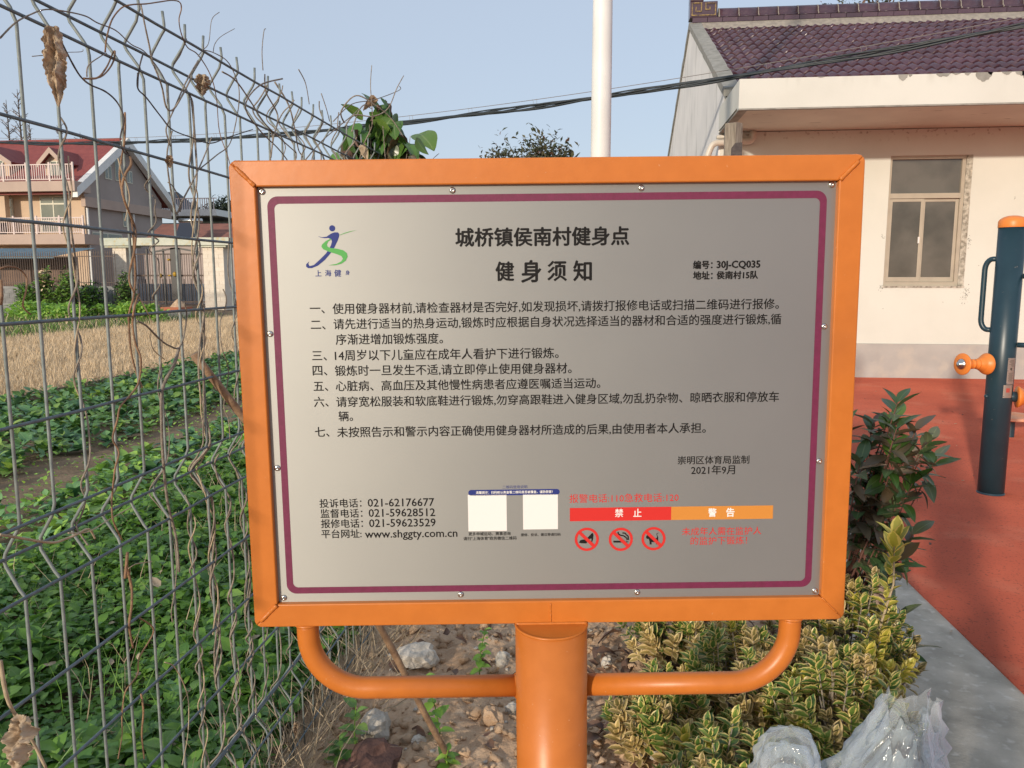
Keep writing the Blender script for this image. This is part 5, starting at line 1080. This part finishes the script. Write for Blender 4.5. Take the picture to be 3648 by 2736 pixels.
def dormer(xc, ytop, yeave, hw, Y=46.6):
    a = at_y(xc, ytop, Y); e = at_y(xc - hw, yeave, Y); w_ = abs(a.x - e.x)
    MB().add([(a.x - w_ * .7, Y, 7.1), (a.x + w_ * .7, Y, 7.1), (a.x + w_ * .7, Y, e.z), (a.x, Y, a.z - .15), (a.x - w_ * .7, Y, e.z), (a.x - w_ * .7, Y + 2.6, 7.1), (a.x + w_ * .7, Y + 2.6, 7.1), (a.x + w_ * .7, Y + 2.6, e.z), (a.x, Y + 3, a.z - .15), (a.x - w_ * .7, Y + 2.6, e.z)], [(0,1,2,3,4), (1,6,7,2), (5,0,4,9)]).build('dormer_wall', M_hw, ho)
    MB().add([(a.x, Y - .4, a.z), (a.x + w_, Y - .4, e.z - .1), (a.x + w_, Y + 2.4, e.z - .1), (a.x, Y + 3.8, a.z), (a.x - w_, Y - .4, e.z - .1), (a.x - w_, Y + 2.4, e.z - .1)], [(0,1,2,3), (4,0,3,5)]).build('dormer_roof', M_hr, ho).modifiers.new('s', 'SOLIDIFY').thickness = .12
    MB().prism([(a.x - w_, e.z - .1), (a.x, a.z), (a.x + w_, e.z - .1), (a.x + w_, e.z - .42), (a.x, a.z - .35), (a.x - w_, e.z - .42)], Y - .46, Y - .41).build('dormer_fascia', M_hb, ho)
dormer(116, 320, 350, 27); hwin(111, 347, 138, 384, 46.6, 'Y', 2, False)
dormer(-22, 312, 350, 50); hwin(-40, 345, 8, 390, 46.6, 'Y', 3, False)
# second house behind, shed roof, solar heater
M_slate = mat('dark_slate_roof', (.05, .06, .075), (.04, .05, .06), 2, rough=.6)
h2_ = thing('far_house', 'pale flat-roofed house with dark slate roof behind the peach house', 'house', (-36, 62, 0))
a, b_ = at_y(334, 469, 62), at_y(480, 455, 62)
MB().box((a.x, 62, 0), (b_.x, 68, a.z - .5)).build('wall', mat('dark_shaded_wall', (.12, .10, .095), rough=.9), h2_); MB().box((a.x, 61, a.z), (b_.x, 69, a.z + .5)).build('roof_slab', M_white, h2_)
r_ = MB().box((a.x, 61.1, a.z + 1.35), (b_.x, 61.16, a.z + 1.42)).build('railing', M_hrail, h2_); q = MB().box((-.03, -.02, 0), (.03, .02, .85)).mesh('baluster', M_hrail)
for i in range(30): link(q, 'baluster', r_, (a.x + .1 + i * .19, 61.13, a.z + .5))
c0, c1 = at_y(343, 412, 66), at_y(400, 440, 66)
MB().add([(c0.x - 3, 64, c1.z - .8), (c1.x, 64, c1.z - .8), (c1.x - 1.2, 67, c0.z), (c0.x - 2, 67, c0.z), (c1.x, 70, c1.z - .8), (c0.x - 3, 70, c1.z - .8)], [(0,1,2,3), (3,2,4,5), (1,4,2)]).build('roof', M_slate, h2_)
s2 = thing('outbuilding', 'low outbuilding with rusty red tiled roof behind the gateway', 'shed', (-24, 47, 0))
a, b_, c_ = at_y(318, 520, 46.8), at_y(520, 518, 46.8), at_y(350, 484, 49)
MB().box((a.x, 47, 0), (b_.x, 51, a.z)).build('wall', M_hs, s2); MB().add([(a.x - .3, 46.8, a.z), (b_.x, 46.8, a.z), (b_.x, 49, c_.z), (c_.x, 49, c_.z), (b_.x, 51.2, a.z), (a.x - .3, 51.2, a.z)], [(0,1,2,3), (3,2,4,5), (0,3,5)]).build('roof', mat('rusty_tile_roof', (.26, .11, .08), (.19, .085, .065), 2, rough=.8, bump=.4), s2)
a, b_ = at_y(387, 477, 46), at_y(436, 477, 46)
sw = thing('solar_water_heater', 'shiny silver solar water heater on a dark panel on the outbuilding', 'water heater', (a.x, 46, a.z))
MB().tube([(a.x, 46, a.z), (b_.x, 46, a.z)], .13, 14).build('tank', M_steel, sw, smooth=True); MB().add([(a.x + .1, 45.9, a.z - .15), (b_.x - .1, 45.9, a.z - .15), (b_.x - .1, 45.2, a.z - 1.15), (a.x + .1, 45.2, a.z - 1.15)], [(0,1,2,3)]).build('collector', flat('dark_collector', (.03, .035, .05), .25), sw).modifiers.new('s', 'SOLIDIFY').thickness = .05

# ================================================ TREES
def bare_tree(label, c, H, seed, w=.16, nb=70):
    t = thing('bare_conifer', label, 'tree', c, world=False); rr = random.Random(seed)
    MB().tube([(0, 0, 0), (.1, 0, H * .5), (0, .05, H)], [H * .012, H * .008, .02], 7).build('trunk', M_bark, t)
    m = MB()
    for i in range(nb):
        z = H * (.25 + .73 * (i / nb)); L = H * w * (1.08 - (z / H)) * rr.uniform(.6, 1.2) + .3; a = rr.uniform(0, 6.3); d = Vector((cos(a), sin(a), .75)).normalized(); b0 = Vector((0, 0, z)); m.tube([b0, b0 + d * L * .5 + Vector((0, 0, .05 * L)), b0 + d * L], [.05, .035, .012], 3, caps=False)
        for k in range(11):
            s = b0 + d * L * rr.uniform(.2, 1); dd_ = Vector((rr.uniform(-1, 1), rr.uniform(-1, 1), rr.uniform(-.2, 1))).normalized(); l = L * rr.uniform(.12, .35); m.tube([s, s + dd_ * l * .6, s + dd_ * l + Vector((0, 0, -.1 * l))], [.022, .016, .008], 3, caps=False)
    m.build('branches', mat('grey_twigs', (.15, .125, .11), (.20, .13, .09), 2, rough=.9), t)
for (x, y, Y, s_, lab) in ((12, 215, 75, 1, 'leftmost bare feathery conifer behind the peach house'), (36, 192, 74, 2, 'tallest bare feathery conifer behind the peach house'), (62, 262, 78, 3, 'short bare conifer right of the tallest one'), (128, 258, 80, 4, 'bare conifer behind the dormer of the peach house'), (172, 286, 82, 5, 'small bare conifer behind the red roof ridge')):
    p = at_y(x, y, Y); bare_tree(lab, (p.x, Y, 0), p.z, s_, nb=60 if p.z > 14 else 40)
def leafy_tree(label, c, H, cz, rad, n, L, mlist, seed, nb=16, p=None):
    t = thing('broadleaf_tree', label, 'tree', c, world=False); rs = np.random.RandomState(seed); rr = random.Random(seed)
    MB().tube([(0, 0, 0), (.1, 0, cz * .6), (0, 0, cz)], [H * .022, H * .018, H * .01], 8).build('trunk', M_bark, t)
    m = MB(); tips = []
    for i in range(nb):
        a = rr.uniform(0, 6.3); e = rr.uniform(.1, 1.3); d = Vector((cos(a) * cos(e), sin(a) * cos(e), sin(e))); q = Vector((0, 0, cz - rad * .5)) + Vector((d.x * rad, d.y * rad, d.z * (H - cz + rad * .4))) * rr.uniform(.65, 1.0)
        m.tube([(0, 0, cz - rad * .8), Vector((0, 0, cz - rad * .3)).lerp(q, .5), q], [.07, .04, .015], 5); tips.append(q)
        for k in range(3): q2 = q + Vector((rr.uniform(-1, 1), rr.uniform(-1, 1), rr.uniform(-.2, 1))).normalized() * rad * rr.uniform(.12, .3); m.tube([q, q2], [.02, .008], 4); tips.append(q2)
    m.build('branches', M_bark, t)
    T = np.array([list(q) for q in tips]); w_ = rs.randint(0, len(T), n); loc = T[w_] + rs.normal(size=(n, 3)) * rad * .13
    o = scatter('crown', grid_leaf(L, L * .45, 2, 2, seed=1), np.stack([rs.uniform(-.2, 1.5, n), rs.uniform(-.7, .7, n), rs.uniform(0, 6.3, n)], 1), loc, rs.uniform(.6, 1.4, n), mlist, t, mi=rs.choice(len(mlist), n, p=p)); return t
p = at_y(1150, 300, 25); leafy_tree('olive-green leafy tree top showing above the middle of the sign', (p.x, 25, 0), 5.75, 4.5, 1.75, 5200, .16, [M_crown, M_crownd, M_litter], 3, 34, [.5, .4, .1])
p = at_y(470, 440, 75); leafy_tree('dark round evergreen tree beside the upper left of the sign', (p.x, 75, 0), p.z, 6.0, 2.6, 5200, .35, [M_crownd, M_crown], 4, 34, [.8, .2])
for (x, s_, lab) in ((1830, 5, 'sparse leafy tree above the left part of the roof ridge'), (1905, 6, 'sparse reddish tree right of the sparse leafy one above the ridge'), (1985, 8, 'thin bare-topped tree above the middle of the roof ridge')):
    p = at_y(x, 4 if s_ != 8 else 10, 30); leafy_tree(lab, (p.x, 30, 0), p.z + .05, p.z - 1.3, 1.6, 1500 if s_ != 8 else 300, .16, [M_crown, M_litter], s_, 30, [.6, .4])

# ================================================ HEDGE: VARIEGATED SHRUBS AND DARK SHRUB
EL = {k: [leaf_mesh('leaf', m_, .043, .024, 4, 4, curl=cu, fold=.30, shape=.95, wav=.02, seed=s_) for s_, cu in ((1, .1), (2, .3), (3, -.1))] for k, m_ in dict(g=M_euo, y=M_euoy, b=M_euob).items()}
def euonymus(label, c, w_, d_, h_, nshoot, seed, mixp, grp=None):
    t = thing('variegated_shrub', label, 'shrub', c); rr = random.Random(seed); c = Vector(c); stems = MB(); items = []
    for i in range(nshoot):
        a = rr.uniform(0, 6.3); r = sqrt(rr.random()); tip = c + Vector((cos(a) * r * w_, sin(a) * r * d_, h_ * (1 - .55 * r * r) * rr.uniform(.62, 1.05)))
        base_ = c + Vector((cos(a) * r * w_ * .35, sin(a) * r * d_ * .35, 0)); mid = base_.lerp(tip, .6) + Vector((rr.uniform(-.02, .02), rr.uniform(-.02, .02), -.01))
        stems.tube([base_, mid, tip], [.0035, .0028, .0018], 4, caps=False); ax = (tip - mid).normalized(); ax = (ax + Vector((0, 0, .5))).normalized()
        kind = rr.choices('gyb', mixp)[0]; s0 = rr.uniform(.75, 1.2); x = ax.orthogonal().normalized(); y = ax.cross(x)
        for k in range(15):
            lvl = k // 3; an = k * 2.1 + rr.uniform(-.3, .3); op = [.35, .65, .95, 1.15, 1.35][lvl] + rr.uniform(-.12, .12)
            d = ax * cos(op) + (x * cos(an) + y * sin(an)) * sin(op); pos = tip - ax * (.012 * lvl * s0)
            if lvl > 2: pos = tip - ax * (.018 * lvl)
            items.append((pos, d, ax, kind, s0 * rr.uniform(.8, 1.15) * (.8 if lvl == 0 else 1)))
    stems.build('stem', M_vine1, t)
    items.sort(key=lambda it: (it[0] - Vector((0, 0, CAM_H))).length - it[0].z * 1.2)
    rest = {}
    for i, (pos, d, ax, kind, s_) in enumerate(items):
        M = Matrix.Translation(pos) @ orient(d, ax) @ Matrix.Scale(s_, 4)
        if i < 290: o = link(EL[kind][i % 3], 'leaf', t); o.matrix_basis = M
        else: rest.setdefault(kind, []).append(M)
    for kind, Ms in rest.items():
        me = EL[kind][0]; v = np.array([q.co[:] for q in me.vertices]); f = np.array([q.vertices[:] for q in me.polygons]); uvl = me.uv_layers[0].data; uv = np.zeros((len(v), 2))
        for q in me.polygons:
            for li, vi in zip(q.loop_indices, q.vertices): uv[vi] = uvl[li].uv[:]
        A_ = np.array([list(map(list, M)) for M in Ms]); V = np.einsum('nij,kj->nki', A_[:, :3, :3], v) + A_[:, None, :3, 3]
        F = f[None] + (np.arange(len(Ms)) * len(v))[:, None, None]
        o = link(np_mesh('inner_leaves', V.reshape(-1, 3), F.reshape(-1, 4), me.materials[0], np.tile(uv, (len(Ms), 1))), 'inner_leaves', t); o['kind'] = 'stuff'
euonymus('nearest variegated shrub left of the plastic bags at the bottom edge', (.36, 1.93, 0), .20, .17, .26, 70, 1, (.72, .08, .2))
euonymus('small variegated shrub right of the post in the front row', (.22, 2.22, 0), .17, .15, .24, 80, 2, (.6, .0, .4))
euonymus('variegated shrub below the right handle bend', (.48, 2.35, 0), .22, .18, .36, 85, 3, (.55, .05, .4))
euonymus('variegated shrub behind the handle pipe right of the post', (.32, 2.75, 0), .24, .2, .38, 100, 4, (.5, .0, .5))
euonymus('tall pale variegated shrub at the right edge of the hedge', (.80, 2.50, 0), .24, .22, .50, 105, 5, (.4, .2, .4))
euonymus('variegated shrub directly behind the two plastic bags', (.70, 2.16, 0), .22, .18, .38, 90, 6, (.6, .12, .28))
euonymus('tiny variegated shrub at the bottom right corner on the concrete edge', (.955, 1.78, -.03), .06, .06, .16, 14, 7, (.8, .1, .1))
# one bright yellow upright branch
t = thing('yellow_branch_shrub', 'bright yellow variegated upright branch rising above the hedge at the right', 'shrub', (.90, 2.36, 0)); rr = random.Random(6)
ys = [Vector((.86, 2.40, .15)), Vector((.875, 2.37, .35)), Vector((.895, 2.34, .50)), Vector((.885, 2.33, .645))]
MB().tube(ys, [.005, .004, .003, .002], 6).build('stem', M_vine3, t)
for i in range(46):
    q = i / 45; z = .22 + .43 * q; j = min(2, int((z - .15) / .2)); pos = Vector((.87 + .02 * q, 2.38 - .05 * q, z)); an = i * 2.4; op = 1.15 - .75 * q ** 3
    d = Vector((cos(an) * sin(op), sin(an) * sin(op), cos(op))); o = link(EL['y'][i % 3], 'leaf', t); o.matrix_basis = Matrix.Translation(pos) @ orient(d) @ Matrix.Scale((1.0 if q < .8 else 1.5) * rr.uniform(.9, 1.2), 4)
# dark shrub with long serrated leaves
PL = {k: [leaf_mesh('leaf', m_, .088, .038, 4, 6, curl=cu, fold=.25, shape=1.0, wav=.02, seed=s_) for s_, cu in ((1, .25), (2, .5), (3, .1))] for k, m_ in dict(d=M_pho, g=M_pho2, r=M_pho3, x=M_deadleaf).items()}
t = thing('dark_leaved_shrub', 'dark green and reddish shrub with long glossy leaves right of the sign', 'shrub', (.80, 2.75, 0)); rr = random.Random(17); m = MB(); c = Vector((.80, 2.75, 0))
tips = [((1.00, 2.68, 1.00), 'd'), ((.985, 2.72, .93), 'g'), ((1.10, 2.66, .875), 'd'), ((1.07, 2.70, .90), 'r'), ((1.14, 2.70, .80), 'd'), ((.98, 2.65, .85), 'g'), ((.93, 2.70, .86), 'd'), ((1.04, 2.62, .74), 'g'), ((1.00, 2.62, .68), 'd'), ((.95, 2.64, .62), 'r'), ((1.06, 2.64, .56), 'd'), ((1.0, 2.6, .48), 'd'), ((.95, 2.62, .55), 'd'), ((.93, 2.66, .72), 'r'), ((.94, 2.6, .42), 'd'), ((1.00, 2.56, .30), 'd'), ((1.02, 2.5, .22), 'd')]
for i in range(12): tips.append(((rr.uniform(.93, 1.08), rr.uniform(2.6, 2.75), rr.uniform(.5, .95)), rr.choice('ddgr')))
for i in range(24): a = rr.uniform(0, 6.3); tips.append(((.80 + .22 * cos(a) * rr.random() ** .5, 2.80 + .18 * sin(a), rr.uniform(.30, .92)), rr.choice('ddgr')))
for (tp, kd) in tips:
    tp = Vector(tp); b0 = c + Vector((rr.uniform(-.04, .04), rr.uniform(-.04, .04), 0)); mid = b0.lerp(tp, .55) + Vector((-.02, 0, -.06))
    m.tube([b0, mid, mid.lerp(tp, .5) + Vector((0, 0, -.01)), tp], [.006, .0045, .003, .0018], 5, caps=False); ax = (tp - mid).normalized(); x = ax.orthogonal().normalized(); y = ax.cross(x)
    for k in range(11):
        lv = k / 10; an = k * 2.4 + rr.uniform(-.4, .4); op = .5 + .95 * lv + rr.uniform(-.2, .3); d = ax * cos(op) + (x * cos(an) + y * sin(an)) * sin(op) + Vector((0, 0, -.35 * lv))
        kk = kd if rr.random() < .6 else rr.choice('ddr'); kk = 'x' if rr.random() < .03 else kk
        o = link(PL[kk][k % 3], 'leaf', t); o.matrix_basis = Matrix.Translation(tp - ax * (.11 * lv)) @ orient(d, Vector((0, 0, 1)) if rr.random() < .6 else ax, rr.uniform(-.5, .5)) @ Matrix.Scale(rr.uniform(.7, 1.15), 4)
m.build('stem', mat('red_brown_twig', (.16, .07, .05), rough=.7), t)
for (x, y, z, s_) in ((.945, 2.5, .50, 1), (.90, 2.45, .40, 2), (.66, 2.3, .43, 3)):
    withered('withered_leaf', {1: 'pale curled dead leaf hanging in the dark shrub', 2: 'pink-grey dead leaf below the dark shrub', 3: 'pinkish grey curled dead leaf hanging under the right handle bend'}[s_], (x, y, z + .05), .075, .032, 40 + s_, mat('pinkish_dead_leaf', (.42, .31, .26), (.28, .20, .17), 30, rough=.8), rz=s_)

n = 70; loc = np.stack([NR.uniform(.92, 4.2, n), NR.uniform(2.0, 10.5, n), np.full(n, .012)], 1)
o = scatter('fallen_leaves', (L6[0] * .6, L6[1], L6[2]), np.stack([NR.uniform(-.2, .2, n), NR.uniform(-.4, .4, n), NR.uniform(0, 6.3, n)], 1), loc, NR.uniform(.4, 1.1, n), [M_litter, M_deadleaf], mi=NR.choice(2, n)); o['kind'] = 'stuff'
# ================================================ PLASTIC-WRAPPED BUNDLES
def film_mat():
    m = bpy.data.materials.new('clear_plastic_film'); m.use_nodes = True; nt = m.node_tree; N, L = nt.nodes, nt.links; b = N['Principled BSDF']
    b.inputs['Base Color'].default_value = (.86, .91, .95, 1); b.inputs['Roughness'].default_value = .06; b.inputs['Specular IOR Level'].default_value = 1.0
    tc = N.new('ShaderNodeTexCoord'); v = N.new('ShaderNodeTexNoise'); v.inputs['Scale'].default_value = 38; v.inputs['Detail'].default_value = 3; L.new(tc.outputs['Object'], v.inputs['Vector'])
    bp = N.new('ShaderNodeBump'); bp.inputs['Strength'].default_value = .5; bp.inputs['Distance'].default_value = .006; L.new(v.outputs['Fac'], bp.inputs['Height']); L.new(bp.outputs[0], b.inputs['Normal'])
    lw_ = N.new('ShaderNodeLayerWeight'); lw_.inputs[0].default_value = .35; mr = N.new('ShaderNodeMapRange'); mr.inputs['To Min'].default_value = .09; mr.inputs['To Max'].default_value = .72; L.new(lw_.outputs['Facing'], mr.inputs['Value'])
    tr = N.new('ShaderNodeBsdfTransparent'); tr.inputs[0].default_value = (.93, .96, .98, 1); ms = N.new('ShaderNodeMixShader'); L.new(mr.outputs[0], ms.inputs[0]); L.new(tr.outputs[0], ms.inputs[1]); L.new(b.outputs[0], ms.inputs[2]); L.new(ms.outputs[0], N['Material Output'].inputs[0]); return m
M_film = film_mat(); M_inner = mat('grey_wrapped_contents', (.36, .40, .41), (.17, .19, .19), 12, rough=.8)
def bag(label, c, prof, seed, lean=(0, 0), peaks=0.0):
    t = thing('plastic_bundle', label, 'plastic bag', c, world=False)
    for nm, k, mm_, amp in (('film', 1.0, M_film, 1.0), ('inner_film', .88, M_film, 1.2), ('contents', .74, M_inner, .5)):
        nu, nv = (38, 22) if 'film' in nm else (60, 40); v = []; jr = random.Random(seed); off = Vector((seed * 3.1, 0, {'film': 0, 'inner_film': 3, 'contents': 5}[nm]))
        for j in range(nv + 1):
            tt = j / nv; z = prof[-1][1] * tt; r0 = np.interp(z, [p_[1] for p_ in prof], [p_[0] for p_ in prof])
            for i in range(nu):
                a = 2 * pi * i / nu; ca, sa = cos(a), sin(a); q = Vector((ca, sa, tt * 2.4))
                fold = abs(noise.noise(Vector((ca * 3.2, sa * 3.2, tt * 1.5)) + off)) + .6 * abs(noise.noise(Vector((ca * 7 + tt * 2, sa * 7, tt * 3.2)) + off)) + .4 * abs(noise.noise(Vector((ca * 15, sa * 15 + tt * 3, tt * 7)) + off))
                pl_ = abs(noise.noise(Vector((ca * 6.5, sa * 6.5, tt * .5)) + off)); r = r0 * k * (1 + amp * (.20 * noise.noise(q * 1.7 + off) + .18 * fold + .75 * pl_ * tt ** 1.5 - .10))
                r *= 1 + (.085 if 'film' in nm else .01) * jr.uniform(-1, 1); v.append((r * ca + lean[0] * tt ** 1.5, .8 * r * sa + lean[1] * tt, z * k + peaks * .12 * noise.noise(Vector((ca * 1.6, sa * 1.6, 3)) + off) * tt ** 3))
        f = [(j*nu+i, j*nu+(i+1) % nu, (j+1)*nu+(i+1) % nu, (j+1)*nu+i) for j in range(nv) for i in range(nu)]
        link(np_mesh(nm, np.array(v), np.array([(q[0], q[1], q[2]) for q in f] + [(q[0], q[2], q[3]) for q in f]), mm_, None, False), nm, t)
    return t
bag('rounded bundle wrapped in clear plastic film, left one of the two at the bottom right', (.475, 1.80, -.02), [(.060, 0), (.080, .10), (.076, .22), (.062, .30), (.038, .345), (.004, .36)], 1)
bag('big crumpled clear plastic wrapped bundle, right one of the two at the bottom right', (.69, 1.80, -.02), [(.15, 0), (.155, .10), (.140, .20), (.105, .28), (.075, .345), (.058, .40), (.048, .43)], 2, lean=(.06, .02), peaks=.8)

# ================================================ FITNESS EQUIPMENT
PX, PYY = 2.612, 5.33
eq = thing('exercise_post', 'dark blue-green fitness post with orange cap, handles and foot rollers', 'exercise equipment', (PX, PYY, 0))
MB().lathe([(.078, 0), (.078, 1.735)], (PX, PYY, 0), 40).build('post', M_blue, eq, smooth=False).data.polygons.foreach_set('use_smooth', [True] * 40 + [False] * 2)
MB().lathe([(.0805, 1.7352), (.0815, 1.74), (.0815, 1.772), (.079, 1.778), (.072, 1.788), (.055, 1.800), (.03, 1.808), (0, 1.811)], (PX, PYY, 0), 40, caps=False).build('cap', M_plastic, eq, smooth=True)
MB().lathe([(.083, 0), (.083, .004), (.079, .012)], (PX, PYY, 0.006), 30).build('foot_ring', M_blue, eq)
def handle(sx, z0, z1, off, dy):
    b0 = Vector((PX + sx * .06, PYY + dy, z1)); b1 = Vector((PX + sx * .06, PYY + dy, z0)); ox = Vector((sx * off, dy * 1.2, 0)); P = [b0]
    for a in np.linspace(0, pi / 2, 7): P.append(b0 + ox * (.35 + .65 * sin(a)) + Vector((0, 0, -.07 * (1 - cos(a)))))
    for a in np.linspace(pi / 2, 0, 7): P.append(b1 + ox * (.35 + .65 * sin(a)) + Vector((0, 0, .07 * (1 - cos(a)))))
    P.append(b1); MB().tube(P, .0165, 14).build('handle', M_blue, eq, smooth=True)
handle(1, .995, 1.43, .115, -.055); handle(-1, 1.085, 1.54, .050, .035)
def roller(p0, d, nm='foot_roller'):
    d = Vector(d).normalized(); M = Matrix.Translation(p0) @ d.to_track_quat('Z', 'Y').to_matrix().to_4x4()
    MB().lathe([(.034, 0), (.034, .05)], n=20, M=M).build('axle', M_blue, eq, smooth=True)
    pr_ = [(.03, .05), (.068, .052), (.070, .058), (.066, .066), (.052, .085), (.048, .088), (.046, .100), (.033, .118), (.030, .124), (.034, .128), (.034, .133), (.026, .140), (.026, .158), (.032, .162), (.032, .168), (.027, .172), (.029, .190), (.038, .198), (.038, .206), (.036, .212), (.045, .222), (.048, .232), (.069, .236), (.070, .242), (.066, .246), (.03, .247)]
    r = MB().lathe(pr_, n=32, M=M).build(nm, M_plastic, eq, smooth=True)
    MB().lathe([(.036, .247), (.034, .254), (.020, .262), (.018, .264), (.017, .272), (.010, .276), (0, .277)], n=20, M=M).build('bolt_cap', M_steel, r, smooth=True)
roller((PX - .055, PYY - .02, .868), (-1, -.35, .02)); roller((PX + .05, PYY - .01, .655), (1, -.22, .0))
MB().lathe([(.0, -.012), (.012, -.01), (.016, 0), (.012, .01), (0, .012)], (PX - .078, PYY - .01, .655), 12).build('bolt', M_blue, eq, smooth=True)
def plate(z0, z1, a0, a1, m_, nm='label_plate', r=.0795):
    n = 8; v = [(PX + r * sin(a0 + (a1 - a0) * i / n), PYY - r * cos(a0 + (a1 - a0) * i / n), z) for z in (z0, z1) for i in range(n + 1)]
    return MB().add(v, [(i, i+1, n+2+i, n+1+i) for i in range(n)]).build(nm, m_, eq)
M_lp = mat('brushed_label_plate', (.50, .43, .36), (.42, .37, .31), 8, rough=.4, metal=.7)
pl = plate(.742, .912, .02, .72, M_lp); pl2 = plate(.655, .738, -.16, .62, M_lp)
m = MB()
def band(z, h_, a0, a1, r=.0801):
    n = 4; v = [(PX + r * sin(a0 + (a1 - a0) * i / n), PYY - r * cos(a0 + (a1 - a0) * i / n), zz) for zz in (z, z + h_) for i in range(n + 1)]; m.add(v, [(i, i+1, n+2+i, n+1+i) for i in range(n)])
for i, (a, b_) in enumerate([(.2, .6), (.12, .55), (.15, .55), (.3, .6), (.12, .6), (.3, .55), (.35, .62)]): band(.897 - i * .0065, .0022, a, b_)
band(.835, .014, .25, .42); band(.83, .02, .36, .42)
for i in range(11): band(.815 - i * .0052, .0018, .12 + .02 * (i % 3), .60 - .06 * ((i * 7) % 3))
for o_ in [m.build('printed_lines', flat('faded_black_print', (.09, .075, .06), .7), eq)]: o_['kind'] = 'stuff'
m = MB(); band(.690, .028, .05, .36); m.build('red_emblem', flat('faded_red_print', (.42, .08, .06), .6), eq)
m = MB()
for (z, a) in ((.905, .06), (.905, .66), (.83, .06), (.83, .66), (.748, .06), (.748, .66), (.728, .58), (.665, -.1), (.665, .58)): m.lathe([(.0, -.004), (.004, 0), (0, .004)], (PX + .081 * sin(a), PYY - .081 * cos(a), z), 8)
o = m.build('rivets', M_steel, eq); o['kind'] = 'stuff'
tw = thing('twister_disc', 'low orange standing disc on a short post behind the exercise post', 'exercise equipment', (3.72, 7.35, 0))
MB().lathe([(.04, 0), (.04, .17)], (3.72, 7.35, 0), 18).build('post', M_blue, tw); MB().lathe([(.08, .17), (.20, .172), (.215, .18), (.212, .20), (.19, .206), (.0, .206)], (3.72, 7.35, 0), 40).build('disc', mat('faded_orange_disc', (.72, .26, .12), (.66, .34, .22), 6, rough=.6), tw, smooth=False)

# ================================================ THE PHOTOGRAPHER (casts the shadow on the ground, mirrored dimly in the steel)
ph = thing('person', 'person in dark jacket holding up a phone to photograph the sign', 'person', (.05, -.36, 0), world=False)
def skin(name, joints, edges, m_, parent, root=0, sub=2):
    me = bpy.data.meshes.new(name); me.from_pydata([j[:3] for j in joints], edges, []); me.materials.append(m_); o = link(me, name, parent)
    s = o.modifiers.new('skin', 'SKIN'); s.use_smooth_shade = True
    for i, j in enumerate(joints): me.skin_vertices[0].data[i].radius = (j[3], j[4] if len(j) > 4 else j[3])
    me.skin_vertices[0].data[root].use_root = True; u = o.modifiers.new('sub', 'SUBSURF'); u.levels = u.render_levels = sub; return o
M_jacket = flat('dark_jacket', (.035, .035, .045), .85); M_trous = flat('dark_trousers', (.03, .03, .035), .85); M_skin = flat('skin', (.45, .26, .18), .55); M_hair = flat('black_hair', (.012, .010, .010), .6)
J = [(0,0,.93,.15,.10), (0,0,1.08,.145,.10), (0,0,1.25,.165,.11), (0,.0,1.38,.12,.09), (0,0,1.45,.055,.055), (-.19,0,1.37,.065,.065), (-.25,.06,1.16,.05,.05), (-.09,.24,1.30,.036,.036), (.19,0,1.37,.065,.065), (.25,.06,1.16,.05,.05), (.09,.24,1.30,.036,.036)]
skin('jacket', J, [(0,1),(1,2),(2,3),(3,4),(3,5),(5,6),(6,7),(3,8),(8,9),(9,10)], M_jacket, ph)
skin('trousers', [(0,0,.94,.13,.10), (-.09,0,.84,.09,.09), (-.10,.02,.48,.06,.06), (-.11,0,.09,.045,.045), (.09,0,.84,.09,.09), (.10,.02,.48,.06,.06), (.11,0,.09,.045,.045)], [(0,1),(1,2),(2,3),(0,4),(4,5),(5,6)], M_trous, ph)
for s_ in (-1, 1): skin('shoe', [(s_*.11,-.05,.04,.04,.035), (s_*.11,.05,.045,.042,.035), (s_*.12,.16,.03,.04,.025)], [(0,1),(1,2)], flat('shoe', (.05,.05,.05)), ph)
hd = skin('head', [(0,.0,1.44,.05,.05), (0,.01,1.51,.062,.07), (0,.02,1.57,.075,.088), (0,.01,1.64,.074,.085), (0,.0,1.69,.045,.05)], [(0,1),(1,2),(2,3),(3,4)], M_skin, ph)
MB().lathe([(.085, 0), (.098, .05), (.085, .11), (.045, .145), (0, .15)], (0, -.015, 1.58), 20).build('hair', M_hair, ph, smooth=True)
MB().add([(-.012, .10, 1.55), (.012, .10, 1.55), (0, .125, 1.555), (0, .10, 1.59)], [(0,1,2), (0,2,3), (2,1,3), (0,3,1)]).build('nose', M_skin, ph)
for s_ in (-1, 1):
    MB().lathe([(0, -.011), (.011, 0), (0, .011)], (s_ * .032, .093, 1.59), 10).build('eye', M_whitep, ph, smooth=True); MB().lathe([(0, -.03), (.014, -.01), (.016, .012), (0, .03)], (s_ * .082, .005, 1.575), 10).build('ear', M_skin, ph, smooth=True)
    hs = [(s_*.09,.235,1.30,.026,.022), (s_*.075,.285,1.335,.034,.018), (s_*.07,.31,1.36,.032,.014)]; skin('hand', hs, [(0,1),(1,2)], M_skin, ph)
    for k in range(4): skin('finger', [(s_*(.088-.0*k),.300,1.345+.018*k,.009), (s_*.086,.335,1.352+.018*k,.0085), (s_*(.066),.347,1.352+.018*k,.0075), (s_*(.052-.004*(k == 3)),.338,1.352+.018*k,.0065)], [(0,1),(1,2),(2,3)], M_skin, ph, sub=1)
    skin('thumb', [(s_*.07,.275,1.335,.011), (s_*.062,.295,1.36,.010), (s_*.045,.308,1.375,.008)], [(0,1),(1,2)], M_skin, ph, sub=1)
MB().box((-.075, -.045, 1.362), (.075, -.037, 1.438)).build('phone', flat('phone_glass', (.02, .02, .025), .15)); tag(bpy.data.objects['phone'], 'dark smartphone held level in both hands', 'phone')
